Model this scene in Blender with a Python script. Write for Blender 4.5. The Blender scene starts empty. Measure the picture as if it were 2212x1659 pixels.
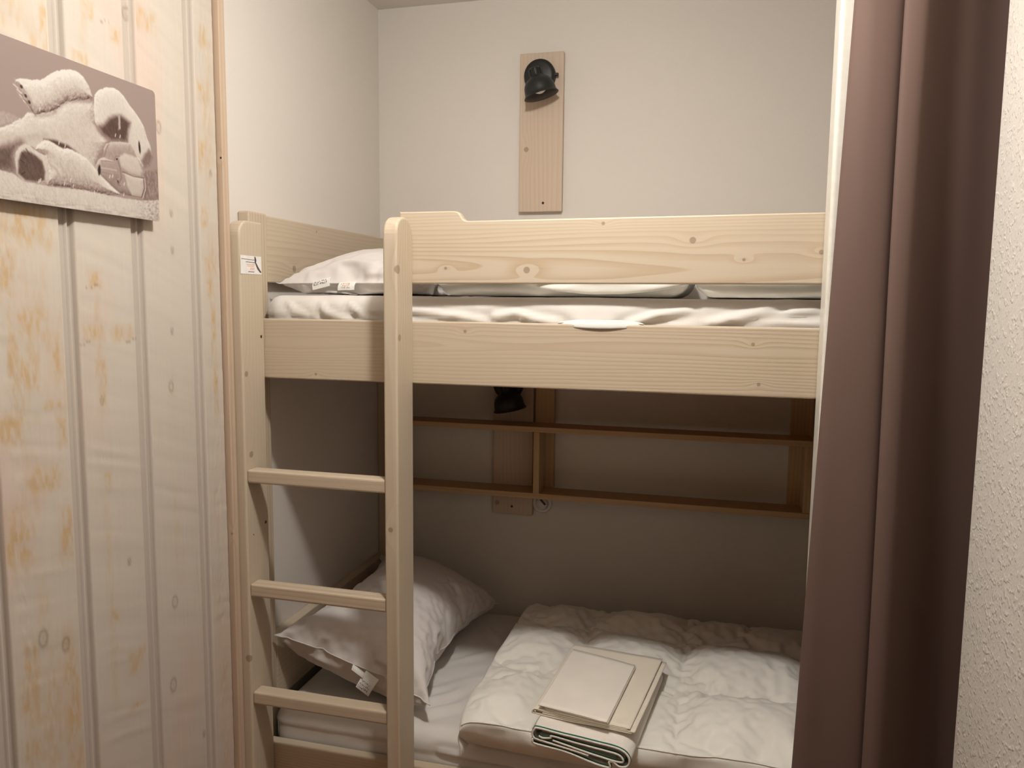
import bpy, bmesh, math, random
import numpy as np
from mathutils import Vector, Matrix

C = bpy.context.scene.collection
sc = bpy.context.scene

# ------------------------------------------------------------------ camera
yaw, pitch, roll = math.radians(14.65), math.radians(-6.15), math.radians(-0.56)
R = Matrix.Rotation(yaw, 3, 'Z') @ Matrix.Rotation(pitch, 3, 'X') @ Matrix.Rotation(roll, 3, 'Y')
right, fwd, up = R.col[0], R.col[1], R.col[2]
cd = bpy.data.cameras.new('camera')
cd.sensor_fit = 'HORIZONTAL'; cd.sensor_width = 36.0
cd.lens = 36.0 * 1680.0 / 2212.0
cd.clip_start = 0.02; cd.clip_end = 50
cam = bpy.data.objects.new('camera', cd); C.objects.link(cam)
M = Matrix.Identity(4)
for i in range(3):
    M[i][0] = right[i]; M[i][1] = up[i]; M[i][2] = -fwd[i]
M[0][3], M[1][3], M[2][3] = 0.0, 0.0, 1.5
cam.matrix_world = M
sc.camera = cam

# ------------------------------------------------------------------ world, lamps of the room, exposure
w = bpy.data.worlds.new('world'); sc.world = w; w.use_nodes = True
bg = w.node_tree.nodes['Background']
bg.inputs[0].default_value = (1.0, 0.85, 0.7, 1); bg.inputs[1].default_value = 0.02
def point_light(name, loc, power, radius, col):
    ld = bpy.data.lights.new(name, 'POINT'); ld.energy = power; ld.shadow_soft_size = radius; ld.color = col
    lo = bpy.data.objects.new(name, ld); C.objects.link(lo); lo.location = loc
    return lo
WARM = (1.0, 0.98, 0.94)
# the ceiling lamp in front of the bunks: a small globe that throws more light down than sideways
point_light('ceiling_lamp', (-0.28, 1.06, 2.33), 24.2, 0.05, WARM)
ad = bpy.data.lights.new('ceiling_lamp_down', 'AREA'); ad.shape = 'DISK'; ad.size = 0.10; ad.energy = 6.1; ad.color = WARM
ao = bpy.data.objects.new('ceiling_lamp_down', ad); C.objects.link(ao); ao.location = (-0.28, 1.06, 2.33)
sc.view_settings.view_transform = 'Standard'
sc.view_settings.look = 'None'
sc.view_settings.gamma = 1.0
sc.view_settings.use_curve_mapping = False
sc.view_settings.exposure = 0.0

# ------------------------------------------------------------------ material helpers
def srgb(r, g, b):
    f = lambda c: (c/255/12.92) if c/255 <= 0.04045 else ((c/255+0.055)/1.055)**2.4
    return (f(r), f(g), f(b), 1.0)

class NT:
    def __init__(s, name):
        s.m = bpy.data.materials.new(name); s.m.use_nodes = True
        s.t = s.m.node_tree; s.b = s.t.nodes['Principled BSDF']
    def n(s, typ, **kw):
        nd = s.t.nodes.new(typ)
        for k, v in kw.items(): setattr(nd, k, v)
        return nd
    def l(s, a, b): s.t.links.new(a, b)
    def val(s, sock, v):
        if hasattr(v, 'is_output') or isinstance(v, bpy.types.NodeSocket): s.l(v, sock)
        else: sock.default_value = v
    def math(s, op, a, b=0.0, c=None):
        nd = s.n('ShaderNodeMath', operation=op)
        s.val(nd.inputs[0], a); s.val(nd.inputs[1], b)
        if c is not None: s.val(nd.inputs[2], c)
        return nd.outputs[0]
    def vmath(s, op, a, b=(0, 0, 0)):
        nd = s.n('ShaderNodeVectorMath', operation=op)
        s.val(nd.inputs[0], a); s.val(nd.inputs[1], b)
        return nd.outputs['Value'] if op in ('DISTANCE', 'LENGTH', 'DOT_PRODUCT') else nd.outputs[0]
    def noise(s, vec, scale, detail=2.0, rough=0.5):
        nd = s.n('ShaderNodeTexNoise'); s.l(vec, nd.inputs['Vector'])
        nd.inputs['Scale'].default_value = scale; nd.inputs['Detail'].default_value = detail
        nd.inputs['Roughness'].default_value = rough
        return nd.outputs['Fac']
    def ramp(s, fac, a, b, lo=0.0, hi=1.0):
        nd = s.n('ShaderNodeMapRange'); nd.interpolation_type = 'SMOOTHSTEP'
        s.val(nd.inputs[0], fac)
        nd.inputs[1].default_value = a; nd.inputs[2].default_value = b
        nd.inputs[3].default_value = lo; nd.inputs[4].default_value = hi
        return nd.outputs[0]
    def mix(s, fac, a, b, blend='MIX'):
        nd = s.n('ShaderNodeMix', data_type='RGBA', blend_type=blend)
        s.val(nd.inputs[0], fac); s.val(nd.inputs[6], a); s.val(nd.inputs[7], b)
        return nd.outputs[2]
    def bump(s, h, strength, dist):
        nd = s.n('ShaderNodeBump'); nd.inputs['Strength'].default_value = strength
        nd.inputs['Distance'].default_value = dist
        s.l(h, nd.inputs['Height']); s.l(nd.outputs[0], s.b.inputs['Normal'])
    def obj(s): return s.n('ShaderNodeTexCoord').outputs['Object']
    def done(s, col, rough=0.5, spec=0.5):
        s.val(s.b.inputs['Base Color'], col)
        s.val(s.b.inputs['Roughness'], rough)
        s.b.inputs['Specular IOR Level'].default_value = spec
        return s.m

def wood(name, axis, base, dark, freq=70.0, amp=1.6, knots=(), ring=0.5, centre=(0.0, 0.0), rough=0.5, kcol=None):
    """Spruce: rings along one axis, bent around the knots. knots: (x, y, z, radius, kind) in the thing's space."""
    t = NT(name)
    p = t.obj()
    sx = [1.0, 1.0, 1.0]; sx[axis] = 0.10
    ps = t.vmath('MULTIPLY', p, tuple(sx))
    sep = t.n('ShaderNodeSeparateXYZ'); t.l(p, sep.inputs[0])
    ax = [0, 1, 2]; ax.remove(axis)
    u = t.math('SUBTRACT', sep.outputs[ax[0]], centre[0]); v = t.math('SUBTRACT', sep.outputs[ax[1]], centre[1])
    r = t.math('SQRT', t.math('ADD', t.math('MULTIPLY', u, u), t.math('MULTIPLY', v, v)))
    ph = t.math('MULTIPLY', r, freq)
    n1 = t.noise(ps, 9.0, 2.0, 0.5)
    ph = t.math('ADD', ph, t.math('MULTIPLY', n1, amp * 2))
    kmask = None; kdark = None
    for kx, ky, kz, kr, kind in knots:
        el = [1.0, 1.0, 1.0]; el[axis] = 0.42
        d = t.vmath('DISTANCE', t.vmath('MULTIPLY', p, tuple(el)), tuple(c*e for c, e in zip((kx, ky, kz), el)))
        g = t.math('EXPONENT', t.math('MULTIPLY', t.math('MULTIPLY', d, d), -1.0/(2.2*kr)**2))
        ph = t.math('ADD', ph, t.math('MULTIPLY', g, 1.1))
        d2 = t.vmath('DISTANCE', p, (kx, ky, kz))
        m = t.ramp(d2, kr*0.8, kr*1.1, 1.0, 0.0)
        if kind == 'hole': kdark = m if kdark is None else t.math('MAXIMUM', kdark, m)
        else:
            rim = t.ramp(t.math('ABSOLUTE', t.math('SUBTRACT', d2, kr*0.75)), 0.0, kr*0.35, 1.0, 0.0)
            m = t.math('MAXIMUM', t.math('MULTIPLY', m, 0.55), t.math('MULTIPLY', rim, 0.6))
            kmask = m if kmask is None else t.math('MAXIMUM', kmask, m)
    f = t.math('FRACT', ph)
    line = t.math('MULTIPLY', t.ramp(f, 0.25, 0.93, 0.0, 1.0), t.ramp(f, 0.93, 1.0, 1.0, 0.0))
    fade = t.ramp(t.noise(ps, 5.0, 1.0), 0.3, 0.7, 0.35, 1.0)
    line = t.math('MULTIPLY', t.math('MULTIPLY', line, fade), ring)
    pf = [260.0]*3; pf[axis] = 9.0
    fib = t.noise(t.vmath('MULTIPLY', p, tuple(pf)), 1.0, 2.0, 0.6)
    line = t.math('ADD', line, t.math('MULTIPLY', t.math('SUBTRACT', fib, 0.5), 0.35))
    line = t.math('MAXIMUM', line, 0.0)
    col = t.mix(line, base, dark)
    blot = t.ramp(t.noise(ps, 3.0, 2.0), 0.35, 0.7, 0.0, 0.25)
    col = t.mix(blot, col, tuple(0.45*a + 0.55*b for a, b in zip(dark, base)))
    if kmask is not None: col = t.mix(kmask, col, kcol or srgb(120, 92, 70))
    if kdark is not None: col = t.mix(kdark, col, srgb(42, 33, 28))
    t.bump(t.math('MULTIPLY', line, -1.0), 0.12, 0.001)
    return t.done(col, rough, 0.35)

def cloth_mat(name, col, scale=900.0, strength=0.25, sheen=0.25, wrinkle=0.0):
    t = NT(name); p = t.obj()
    n = t.noise(p, scale, 2.0, 0.6)
    h = n
    if wrinkle:
        big = t.noise(p, 38.0, 3.0, 0.55)
        h = t.math('ADD', n, t.math('MULTIPLY', big, wrinkle))
    t.bump(h, strength, 0.002)
    c = t.mix(t.ramp(t.noise(p, 12.0, 2.0), 0.3, 0.7), col, tuple(0.95*x for x in col[:3]) + (1,))
    t.b.inputs['Sheen Weight'].default_value = sheen
    t.b.inputs['Sheen Roughness'].default_value = 0.5
    return t.done(c, 0.9, 0.1)

def plaster(name, col, scale, strength, dist):
    t = NT(name); p = t.obj()
    a = t.noise(p, scale, 3.0, 0.55)
    b = t.ramp(t.noise(p, scale*0.55, 1.0), 0.5, 0.72)
    t.bump(t.math('ADD', a, t.math('MULTIPLY', b, 1.2)), strength, dist)
    return t.done(col, 0.85, 0.2)

def plain(name, col, rough=0.5, spec=0.4, metal=0.0):
    t = NT(name); t.b.inputs['Metallic'].default_value = metal
    p = t.obj(); n = t.noise(p, 60.0, 2.0)
    c = t.mix(t.ramp(n, 0.3, 0.7), col, tuple(0.93*x for x in col[:3]) + (1,))
    return t.done(c, rough, spec)

# ------------------------------------------------------------------ mesh helpers
def tag(o, label=None, cat=None, group=None, kind=None):
    if label: o['label'] = label
    if cat: o['category'] = cat
    if group: o['group'] = group
    if kind: o['kind'] = kind
    return o
def empty(name, loc):
    o = bpy.data.objects.new(name, None); C.objects.link(o); o.location = loc; o.empty_display_size = 0.05
    return o
def link(name, me, mats, parent=None, smooth=False):
    """me is in world coordinates; the object takes its thing's origin."""
    o = bpy.data.objects.new(name, me); C.objects.link(o)
    for m in (mats if isinstance(mats, (list, tuple)) else [mats]): me.materials.append(m)
    if parent is not None:
        root = Vector((0, 0, 0)); q = parent
        while q is not None: root += q.location; q = q.parent
        me.transform(Matrix.Translation(-root)); o.parent = parent
    if smooth:
        for p in me.polygons: p.use_smooth = True
    return o
def to_mesh(bm, name):
    me = bpy.data.meshes.new(name)
    bmesh.ops.recalc_face_normals(bm, faces=bm.faces[:])
    bm.to_mesh(me); bm.free()
    return me
def bm_box(bm, x0, x1, y0, y1, z0, z1, bev=0.0, seg=2):
    vs = [bm.verts.new((x, y, z)) for x in (x0, x1) for y in (y0, y1) for z in (z0, z1)]
    q = [(0,1,3,2),(4,6,7,5),(0,4,5,1),(2,3,7,6),(0,2,6,4),(1,5,7,3)]
    fs = [bm.faces.new([vs[i] for i in f]) for f in q]
    if bev > 0:
        es = {e for f in fs for e in f.edges}
        bmesh.ops.recalc_face_normals(bm, faces=fs)
        bmesh.ops.bevel(bm, geom=list(es), offset=bev, segments=seg, profile=0.5, affect='EDGES')
def box(name, mats, parent, x0, x1, y0, y1, z0, z1, bev=0.0, seg=2):
    bm = bmesh.new(); bm_box(bm, x0, x1, y0, y1, z0, z1, bev, seg)
    return link(name, to_mesh(bm, name), mats, parent)
def bm_prism(bm, pts, axis, a, b, bev=0.0, seg=2):
    """pts: polygon in the two other axes (in x, y, z order), extruded a..b along axis."""
    def mk(p, c):
        v = [p[0], p[1]]; v.insert(axis, c); return v
    A = [bm.verts.new(mk(p, a)) for p in pts]; B = [bm.verts.new(mk(p, b)) for p in pts]
    n = len(pts)
    fs = [bm.faces.new(A[::-1]), bm.faces.new(B)]
    rim = list(fs[0].edges) + list(fs[1].edges)
    for i in range(n): fs.append(bm.faces.new((A[i], A[(i+1) % n], B[(i+1) % n], B[i])))
    bmesh.ops.recalc_face_normals(bm, faces=fs)
    if bev > 0: bmesh.ops.bevel(bm, geom=rim, offset=bev, segments=seg, profile=0.5, affect='EDGES')
def prism(name, mats, parent, pts, axis, a, b, bev=0.0, seg=2):
    bm = bmesh.new(); bm_prism(bm, pts, axis, a, b, bev, seg)
    return link(name, to_mesh(bm, name), mats, parent)
def arc(cx, cy, r, a0, a1, n=8):
    return [(cx + r*math.cos(math.radians(a0+(a1-a0)*i/n)), cy + r*math.sin(math.radians(a0+(a1-a0)*i/n))) for i in range(n+1)]
def lathe_bm(bm, prof, mat=Matrix.Identity(4), n=40, close=False):
    rings = []
    for r, z in prof:
        rings.append([bm.verts.new(mat @ Vector((r*math.cos(2*math.pi*i/n), r*math.sin(2*math.pi*i/n), z))) for i in range(n)])
    for a, b in zip(rings, rings[1:]):
        for i in range(n): bm.faces.new((a[i], a[(i+1) % n], b[(i+1) % n], b[i]))
    if close:
        bm.faces.new(rings[0][::-1]); bm.faces.new(rings[-1])
    return rings
def grid_mesh(name, P, cols=None, closed_u=False):
    """P: array (nu, nv, 3)"""
    nu, nv = P.shape[:2]
    idx = np.arange(nu*nv).reshape(nu, nv)
    a = idx if not closed_u else np.vstack([idx, idx[:1]])
    F = np.stack([a[:-1, :-1], a[1:, :-1], a[1:, 1:], a[:-1, 1:]], -1).reshape(-1, 4)
    me = bpy.data.meshes.new(name)
    me.vertices.add(nu*nv); me.vertices.foreach_set('co', P.reshape(-1).astype(np.float32))
    me.loops.add(F.size); me.loops.foreach_set('vertex_index', F.reshape(-1).astype(np.int32))
    me.polygons.add(len(F)); me.polygons.foreach_set('loop_start', np.arange(0, F.size, 4, dtype=np.int32))
    me.update(calc_edges=True); me.validate()
    if cols is not None:
        at = me.color_attributes.new('paint', 'FLOAT_COLOR', 'POINT')
        c = np.ones((nu*nv, 4), np.float32); c[:, :3] = cols.reshape(-1, 3)
        at.data.foreach_set('color', c.reshape(-1))
    return me
def vnoise(x, y, seed=0):
    """smooth value noise in 0..1"""
    xi = np.floor(x).astype(np.int64); yi = np.floor(y).astype(np.int64)
    fx = x - xi; fy = y - yi
    fx = fx*fx*(3-2*fx); fy = fy*fy*(3-2*fy)
    def h(a, b):
        n = (a*374761393 + b*668265263 + seed*974634677) & 0x7fffffff
        n = ((n ^ (n >> 13)) * 1274126177) & 0x7fffffff
        return ((n ^ (n >> 16)) & 0xffff) / 65535.0
    return (h(xi, yi)*(1-fx)+h(xi+1, yi)*fx)*(1-fy) + (h(xi, yi+1)*(1-fx)+h(xi+1, yi+1)*fx)*fy
def fbm(x, y, seed=0, o=4):
    s = 0; a = 0.5
    for i in range(o):
        s = s + a*vnoise(x*2**i, y*2**i, seed+i); a *= 0.5
    return s
def sstep(a, b, x):
    t = np.clip((x-a)/(b-a), 0, 1); return t*t*(3-2*t)
def text_bm(bm, strokes, o, ux, uy, wid):
    """thin flat strokes: list of (x0,y0,x1,y1) in the plane o + x*ux + y*uy"""
    o = Vector(o); ux = Vector(ux); uy = Vector(uy)
    for x0, y0, x1, y1 in strokes:
        d = Vector((x1-x0, y1-y0)); L = d.length or 1e-6; nrm = Vector((-d.y, d.x))/L*wid/2
        q = [(x0+nrm.x, y0+nrm.y), (x1+nrm.x, y1+nrm.y), (x1-nrm.x, y1-nrm.y), (x0-nrm.x, y0-nrm.y)]
        bm.faces.new([bm.verts.new(o + ux*a + uy*b) for a, b in q])
# ------------------------------------------------------------------ the room
WOODB = srgb(197, 182, 160); WOODD = srgb(172, 145, 114)
M_WALL = plaster('wall_plaster', srgb(219, 212, 203), 420.0, 0.18, 0.001)
M_ROUGH = plaster('roughcast', srgb(212, 205, 196), 190.0, 0.4, 0.0025)
M_CEIL = plaster('ceiling_paint', srgb(222, 214, 206), 300.0, 0.2, 0.001)
M_FLOOR = wood('floor_wood', 1, srgb(140, 98, 62), srgb(96, 62, 36), 30.0)
M_FAR = wood('far_wall_wood', 2, srgb(200, 160, 116), srgb(160, 116, 74), 30.0)
M_TRIM = plain('white_paint', srgb(226, 220, 208), 0.35, 0.5)
M_BATTEN = wood('batten_wood', 2, srgb(198, 176, 154), srgb(172, 144, 118), 90.0, 1.0, [(-1.05, 1.51, 0.965, 0.004, 'knot'), (-1.05, 1.506, 1.80, 0.003, 'hole')])

CEIL = 2.425; XW = -1.09; YB = 2.42
tag(box('floor', M_FLOOR, None, -1.3, 1.0, -1.5, 2.55, -0.1, 0.0), kind='structure')
tag(box('ceiling', M_CEIL, None, -1.3, 1.0, -1.5, 2.55, CEIL, CEIL+0.1), kind='structure')
tag(box('wall_back', M_WALL, None, XW-0.1, 1.0, YB, YB+0.12, 0.0, CEIL), kind='structure')
tag(box('wall_alcove_left', M_WALL, None, XW-0.12, XW, 1.5, YB, 0.0, CEIL), kind='structure')
tag(box('wall_alcove_right', M_FAR, None, 0.86, 1.0, 1.40, YB, 0.0, CEIL), kind='structure')
tag(box('wall_front', M_FAR, None, -1.3, 1.0, -1.5, -1.4, 0.0, CEIL), kind='structure')
tag(box('wall_partition', M_FAR, None, 0.222, 0.86, 1.562, 1.616, 0.0, CEIL), kind='structure')
# roughcast wall on the right, its far corner a little rounded
pts = [(0.425, -1.4), (0.425, 1.425)] + arc(0.440, 1.425, 0.015, 180, 90, 5)[1:] + [(0.86, 1.44), (0.86, -1.4)]
tag(prism('wall_right', M_ROUGH, None, pts, 2, 0.0, CEIL), kind='structure')
# white painted corner trim
pts = [(0.194, 1.617), (0.194, 1.560)] + arc(0.202, 1.560, 0.008, 180, 270, 5)[1:] + [(0.262, 1.552), (0.262, 1.561), (0.222, 1.561), (0.222, 1.617)]
tag(prism('trim_2', M_TRIM, None, pts, 2, 0.0, CEIL), kind='structure')
# raw wood batten that closes the plank wall
tag(box('trim_1', M_BATTEN, None, -1.0895, -1.046, 1.5075, 1.5285, 0.0, CEIL, 0.0015), kind='structure')

# plank wall: whitewashed boards with moulded grooves
def plank_wall():
    ys = np.concatenate([np.arange(0.62, 0.90, 0.012), np.arange(0.90, 1.5045, 0.0019), [1.505]])
    zs = np.concatenate([np.arange(0.0, 0.36, 0.04), np.arange(0.36, 2.13, 0.0052), np.arange(2.13, CEIL, 0.04), [CEIL]])
    Y, Z = np.meshgrid(ys, zs, indexing='ij')
    d = np.zeros_like(Y)
    edge = np.zeros_like(Y)
    for g in (0.742, 0.909, 1.0765, 1.2425, 1.4105):
        t = Y - g
        wob = 0.0006*(fbm(Z*9, Y*0+g*7, 3)-0.5)
        # chamfer, flat, bead, narrow slot, chamfer
        p = np.interp(t, [-0.002, 0.004, 0.0155, 0.017, 0.0195, 0.021, 0.028, 0.0315],
                      [0, -0.0080, -0.0080, -0.0035, -0.0035, -0.0095, -0.0095, 0], left=0, right=0)
        d += p + wob*(np.abs(t-0.015) > 0.02)*0
        edge = np.maximum(edge, ((t > -0.004) & (t < 0.034)).astype(float))
    board = np.floor((Y-0.909)/0.167).astype(int)
    # rough sawn face: ridges along the grain, saw marks across
    saw = np.zeros_like(Y)
    for b in np.unique(board):
        mk = board == b
        sl = 0.18 + 0.1*((b*7) % 3)
        saw[mk] = fbm((Z+Y*sl)[mk]*75, Y[mk]*6, 11+int(b), 3)
    rough = (1-edge)
    torn = np.exp(-((Y-.968)/.012)**2) + np.exp(-((Y-1.478)/.013)**2) + .5*np.exp(-((Y-1.152)/.006)**2)
    d += rough*(0.0016*(saw-0.5) + 0.0012*(fbm(Z*12, Y*140, 5)-0.5) + 0.0030*torn*(fbm(Z*90, Y*150, 6, 3)-0.5))
    P = np.stack([-1.06 + d, Y, Z], -1)
    # bare wood where the whitewash is thin
    stain = np.zeros_like(Y)
    PATCH = [(1.14,1.902,.0154,.0085),(1.223,1.964,.0115,.0101),(1.161,1.988,.0105,.0155),(1.301,2.017,.0255,.017),(1.067,1.938,.0092,.0218),(.989,1.915,.0040,.0137),(1.01,1.613,.049,.0326),(1.149,1.529,.0134,.0142),(1.141,1.436,.0204,.0122),(1.211,1.433,.0224,.0128),(1.155,1.362,.0109,.0249),(1.154,1.318,.0065,.0104),(.971,1.534,.0164,.0425),(1.005,1.455,.0309,.0257),(1.045,1.32,.0212,.0069),(1.061,1.276,.0096,.0235),(1.156,1.165,.0083,.0169),(.964,1.29,.0251,.0218),(.962,1.114,.0254,.0482),(1.06,1.098,.0146,.0399),(1.159,.911,.0085,.0109),(1.155,.847,.0057,.0088),(1.209,.8,.0184,.0182),(.976,.892,.0109,.0384),(1.053,.836,.0123,.0409),(.969,.797,.0153,.0619),(1.475,1.567,.0161,.0149),(1.472,1.522,.0113,.0199),(1.475,2.041,.0141,.0189),(1.46,1.802,.0125,.0288),(1.461,1.668,.011,.0195),(1.462,1.926,.0108,.019),(1.208,.712,.0186,.0046),(1.478,1.43,.008,.05),(1.48,1.30,.007,.05),(1.0,1.38,.02,.03),(1.02,1.20,.03,.02)]
    wy = 0.35*(fbm(Y*90, Z*60, 21)-0.45); wz = 0.35*(fbm(Y*60, Z*90, 22)-0.45)
    for py, pz, ry, rz in PATCH:
        a = np.abs((Y-py)/(ry*1.15)) + wy*2.0; b = np.abs((Z-pz)/(rz*1.15)) + wz*2.0
        q = np.maximum(a, b)
        stain = np.maximum(stain, 0.72*sstep(1.5, 0.35, q))
    # general thinning along the heart of the boards
    for c, wd, s in ((0.952, 0.045, 0.85), (1.01, 0.03, 0.45), (1.054, 0.022, 0.75), (1.15, 0.008, 0.35), (1.335, 0.010, 0.22), (1.478, 0.016, 0.45)):
        k = np.exp(-((Y-c)/wd)**2)*s
        stain = np.maximum(stain, k*sstep(0.36, 0.62, fbm(Z*5, Y*18, 31)))
    stain *= 0.30 + 0.90*sstep(0.3, 0.65, fbm(Y*170, Z*60, 33))
    stain *= rough
    dark = np.zeros_like(Y)
    for ky, kz, s in ((1.258,2.015,.006),(1.327,1.827,.006),(1.354,1.666,.004),(1.354,1.593,.004),(1.344,1.432,.004),(1.335,1.32,.006),(1.322,.874,.007),(1.308,.701,.008),(1.416,.887,.003),(1.4,.543,.004),(1.151,1.314,.004),(1.485,1.763,.004),(1.20,1.0,.004),(1.045,.905,.007),(1.0,.935,.008)):
        r = np.hypot((Y-ky), (Z-kz)*0.6)/s
        dark = np.maximum(dark, 0.55*np.exp(-((r-1.0)/0.35)**2)*sstep(0.2, 0.6, fbm(Y*300, Z*300, 41)+0.25))
        dark = np.maximum(dark, (0.8 if s < .0045 else .25)*np.exp(-(r/0.5)**2))
    for ky, kz, ln in ((1.12,1.418,.012),(1.232,1.419,.02),(1.142,1.516,.016),(1.197,1.981,.012)):
        c = np.abs((Z-kz) - 0.004*np.sin((Y-ky)/ln*3.0))/0.0012
        dark = np.maximum(dark, 0.6*np.exp(-c**2)*(np.abs(Y-ky) < ln))
    white = np.array(srgb(198, 188, 175)[:3]); tan = np.array(srgb(190, 160, 118)[:3]); br = np.array(srgb(110, 84, 62)[:3])
    pink = np.array(srgb(202, 184, 170)[:3])
    tone = sstep(0.35, 0.65, fbm(Y*7, Z*2.2, 51))[..., None]
    col = white*(1-tone) + pink*tone
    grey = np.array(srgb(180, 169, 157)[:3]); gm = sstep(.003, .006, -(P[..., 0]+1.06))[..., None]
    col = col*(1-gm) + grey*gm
    grain = 0.05*(fbm(Y*320, Z*9, 61, 3)-0.5) + 0.11*(saw-0.5)*rough
    col = col*(1+grain[..., None])
    col = col*(1-stain[..., None]) + tan*stain[..., None]
    dark *= 0.75
    col = col*(1-dark[..., None]) + br*dark[..., None]
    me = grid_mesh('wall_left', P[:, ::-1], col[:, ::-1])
    bm = bmesh.new(); bm.from_mesh(me)
    bm_box(bm, -1.30, -1.0705, -1.4, 1.504, 0.0, CEIL)
    bm_box(bm, -1.08, -1.06, -1.4, 0.62, 0.0, CEIL)
    lay = bm.verts.layers.float_color['paint']
    bm.verts.ensure_lookup_table()
    for v in bm.verts[P.shape[0]*P.shape[1]:]: v[lay] = (*white, 1)
    bm.to_mesh(me); bm.free()
    t = NT('whitewashed_planks')
    at = t.n('ShaderNodeAttribute', attribute_name='paint')
    p = t.obj()
    t.bump(t.noise(t.vmath('MULTIPLY', p, (1, 1, 0.2)), 700.0, 3.0, 0.6), 0.25, 0.001)
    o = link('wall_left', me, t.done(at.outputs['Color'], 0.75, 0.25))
    tag(o, kind='structure')
plank_wall()

# ------------------------------------------------------------------ bunk bed
bed = tag(empty('bunk_bed', (-0.13, 2.0, 0.0)), 'pale spruce bunk bed with a fixed front ladder, set into the alcove', 'bunk bed')
BO = Vector(bed.location)
def K(lst): return [(x-BO.x, y-BO.y, z-BO.z, r, k) for x, y, z, r, k in lst]
W_STILE_L = wood('spruce_stile_left', 2, WOODB, WOODD, 85.0, 1.2, K([(-1.025,1.543,1.328,.007,'knot'),(-1.025,1.554,1.141,.008,'knot'),(-1.025,1.606,.967,.004,'hole'),(-1.025,1.555,.951,.002,'hole'),(-1.025,1.606,1.41,.004,'hole'),(-1.03,1.53,.66,.009,'knot')]), 0.16, (-0.9, -0.6))
W_STILE_R = wood('spruce_stile_right', 2, WOODB, WOODD, 95.0, 1.2, K([(-.652,1.537,1.562,.010,'knot'),(-.652,1.543,1.418,.008,'knot'),(-.67,1.53,1.0,.006,'knot')]), 0.5, (-0.56, -0.6))
W_GUARD = wood('spruce_guard', 0, WOODB, WOODD, 150.0, 3.4, K([(-.233,1.62,1.659,.004,'knot'),(-.052,1.62,1.623,.007,'knot'),(-.394,1.62,1.564,.0075,'knot'),(-.576,1.62,1.568,.0035,'knot'),(.048,1.62,1.584,.0035,'knot'),(.191,1.62,1.598,.005,'knot')]), 0.75, (-0.33, 1.57))
W_RAIL = wood('spruce_rail', 0, WOODB, WOODD, 135.0, 3.6, K([(-.531,1.62,1.431,.004,'knot'),(.072,1.62,1.417,.004,'knot'),(.086,1.62,1.337,.004,'knot'),(-.894,1.62,1.325,.0035,'knot')]), 0.62, (-0.36, 1.40))
W_RUNG = wood('spruce_rung', 0, WOODB, WOODD, 90.0, 1.2, (), 0.45, (-0.5, 0.9))
W_PANEL = wood('spruce_panel', 1, WOODB, WOODD, 85.0, 2.4, K([(-1.066,1.83,1.575,.009,'knot'),(-1.066,1.95,1.68,.003,'knot')]), 0.5, (-0.93, 1.55))
W_POST = wood('spruce_post', 2, WOODB, WOODD, 90.0, 1.4, (), 0.5, (-0.94, -0.2))
W_BASE = wood('raw_pine', 0, srgb(184, 130, 82), srgb(146, 94, 52), 60.0, 2.0, (), 0.5, (0.0, 0.6))
def stile(x0, x1, top, mat, both):
    r = 0.034
    pts = [(1.53, 0.0), (1.62, 0.0)]
    if both: pts += arc(1.62-0.040, top-0.052, 0.040, 0, 60, 7) + arc(1.53+0.036, top-0.048, 0.036, 120, 180, 7)
    else: pts += [(1.62, top)] + arc(1.53+r, top-r, r, 90, 180, 8)
    if both:   # smooth dome over the top
        pts = [(1.53, 0.0), (1.62, 0.0)] + [(1.575+0.045*math.cos(a), top-0.05+0.05*(abs(math.sin(a))**0.75)) for a in [math.pi*i/20 for i in range(21)]]
    return prism('ladder_stile', mat, bed, pts, 0, x0, x1, 0.005, 3)
st_l = stile(-1.057, -1.025, 1.672, W_STILE_L, False)
st_r = stile(-0.684, -0.652, 1.674, W_STILE_R, True)
for zt in (1.1085, 0.839, 0.576):
    box('rung', W_RUNG, bed, -1.026, -0.683, 1.535, 1.572, zt-0.031, zt, 0.005, 3)
# guard rail with its stepped end
pts = [(-0.6835, 1.534), (0.80, 1.538), (0.80, 1.677), (0.60, 1.6765), (-0.522, 1.669)]
pts += [(-0.528, 1.6693), (-0.533, 1.6708), (-0.5375, 1.6745), (-0.542, 1.681), (-0.546, 1.6865), (-0.551, 1.6895), (-0.557, 1.6905), (-0.6835, 1.6905)]
prism('guard_rail', W_GUARD, bed, pts, 1, 1.621, 1.645, 0.003, 2)
box('side_rail', W_RAIL, bed, -1.060, 0.80, 1.621, 1.646, 1.312, 1.4515, 0.003)
box('side_rail', W_RAIL, bed, -1.060, 0.80, 1.621, 1.646, 0.262, 0.402, 0.003)
box('post', W_POST, bed, -1.0895, -1.060, 1.621, 1.697, 0.0, 1.701, 0.004)
box('post', W_POST, bed, -1.0895, -1.050, 2.385, 2.419, 0.0, 1.535, 0.004)
box('head_panel', W_PANEL, bed, -1.0895, -1.066, 1.697, 2.419, 1.537, 1.698, 0.003)
box('head_panel', W_PANEL, bed, -1.0895, -1.060, 1.697, 2.385, 0.468, 0.640, 0.003)
box('bed_base', W_BASE, bed, -1.055, 0.80, 1.647, 2.40, 1.322, 1.342, 0.002)
box('bed_base', W_BASE, bed, -1.055, 0.80, 1.647, 2.40, 0.272, 0.292, 0.002)
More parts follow.
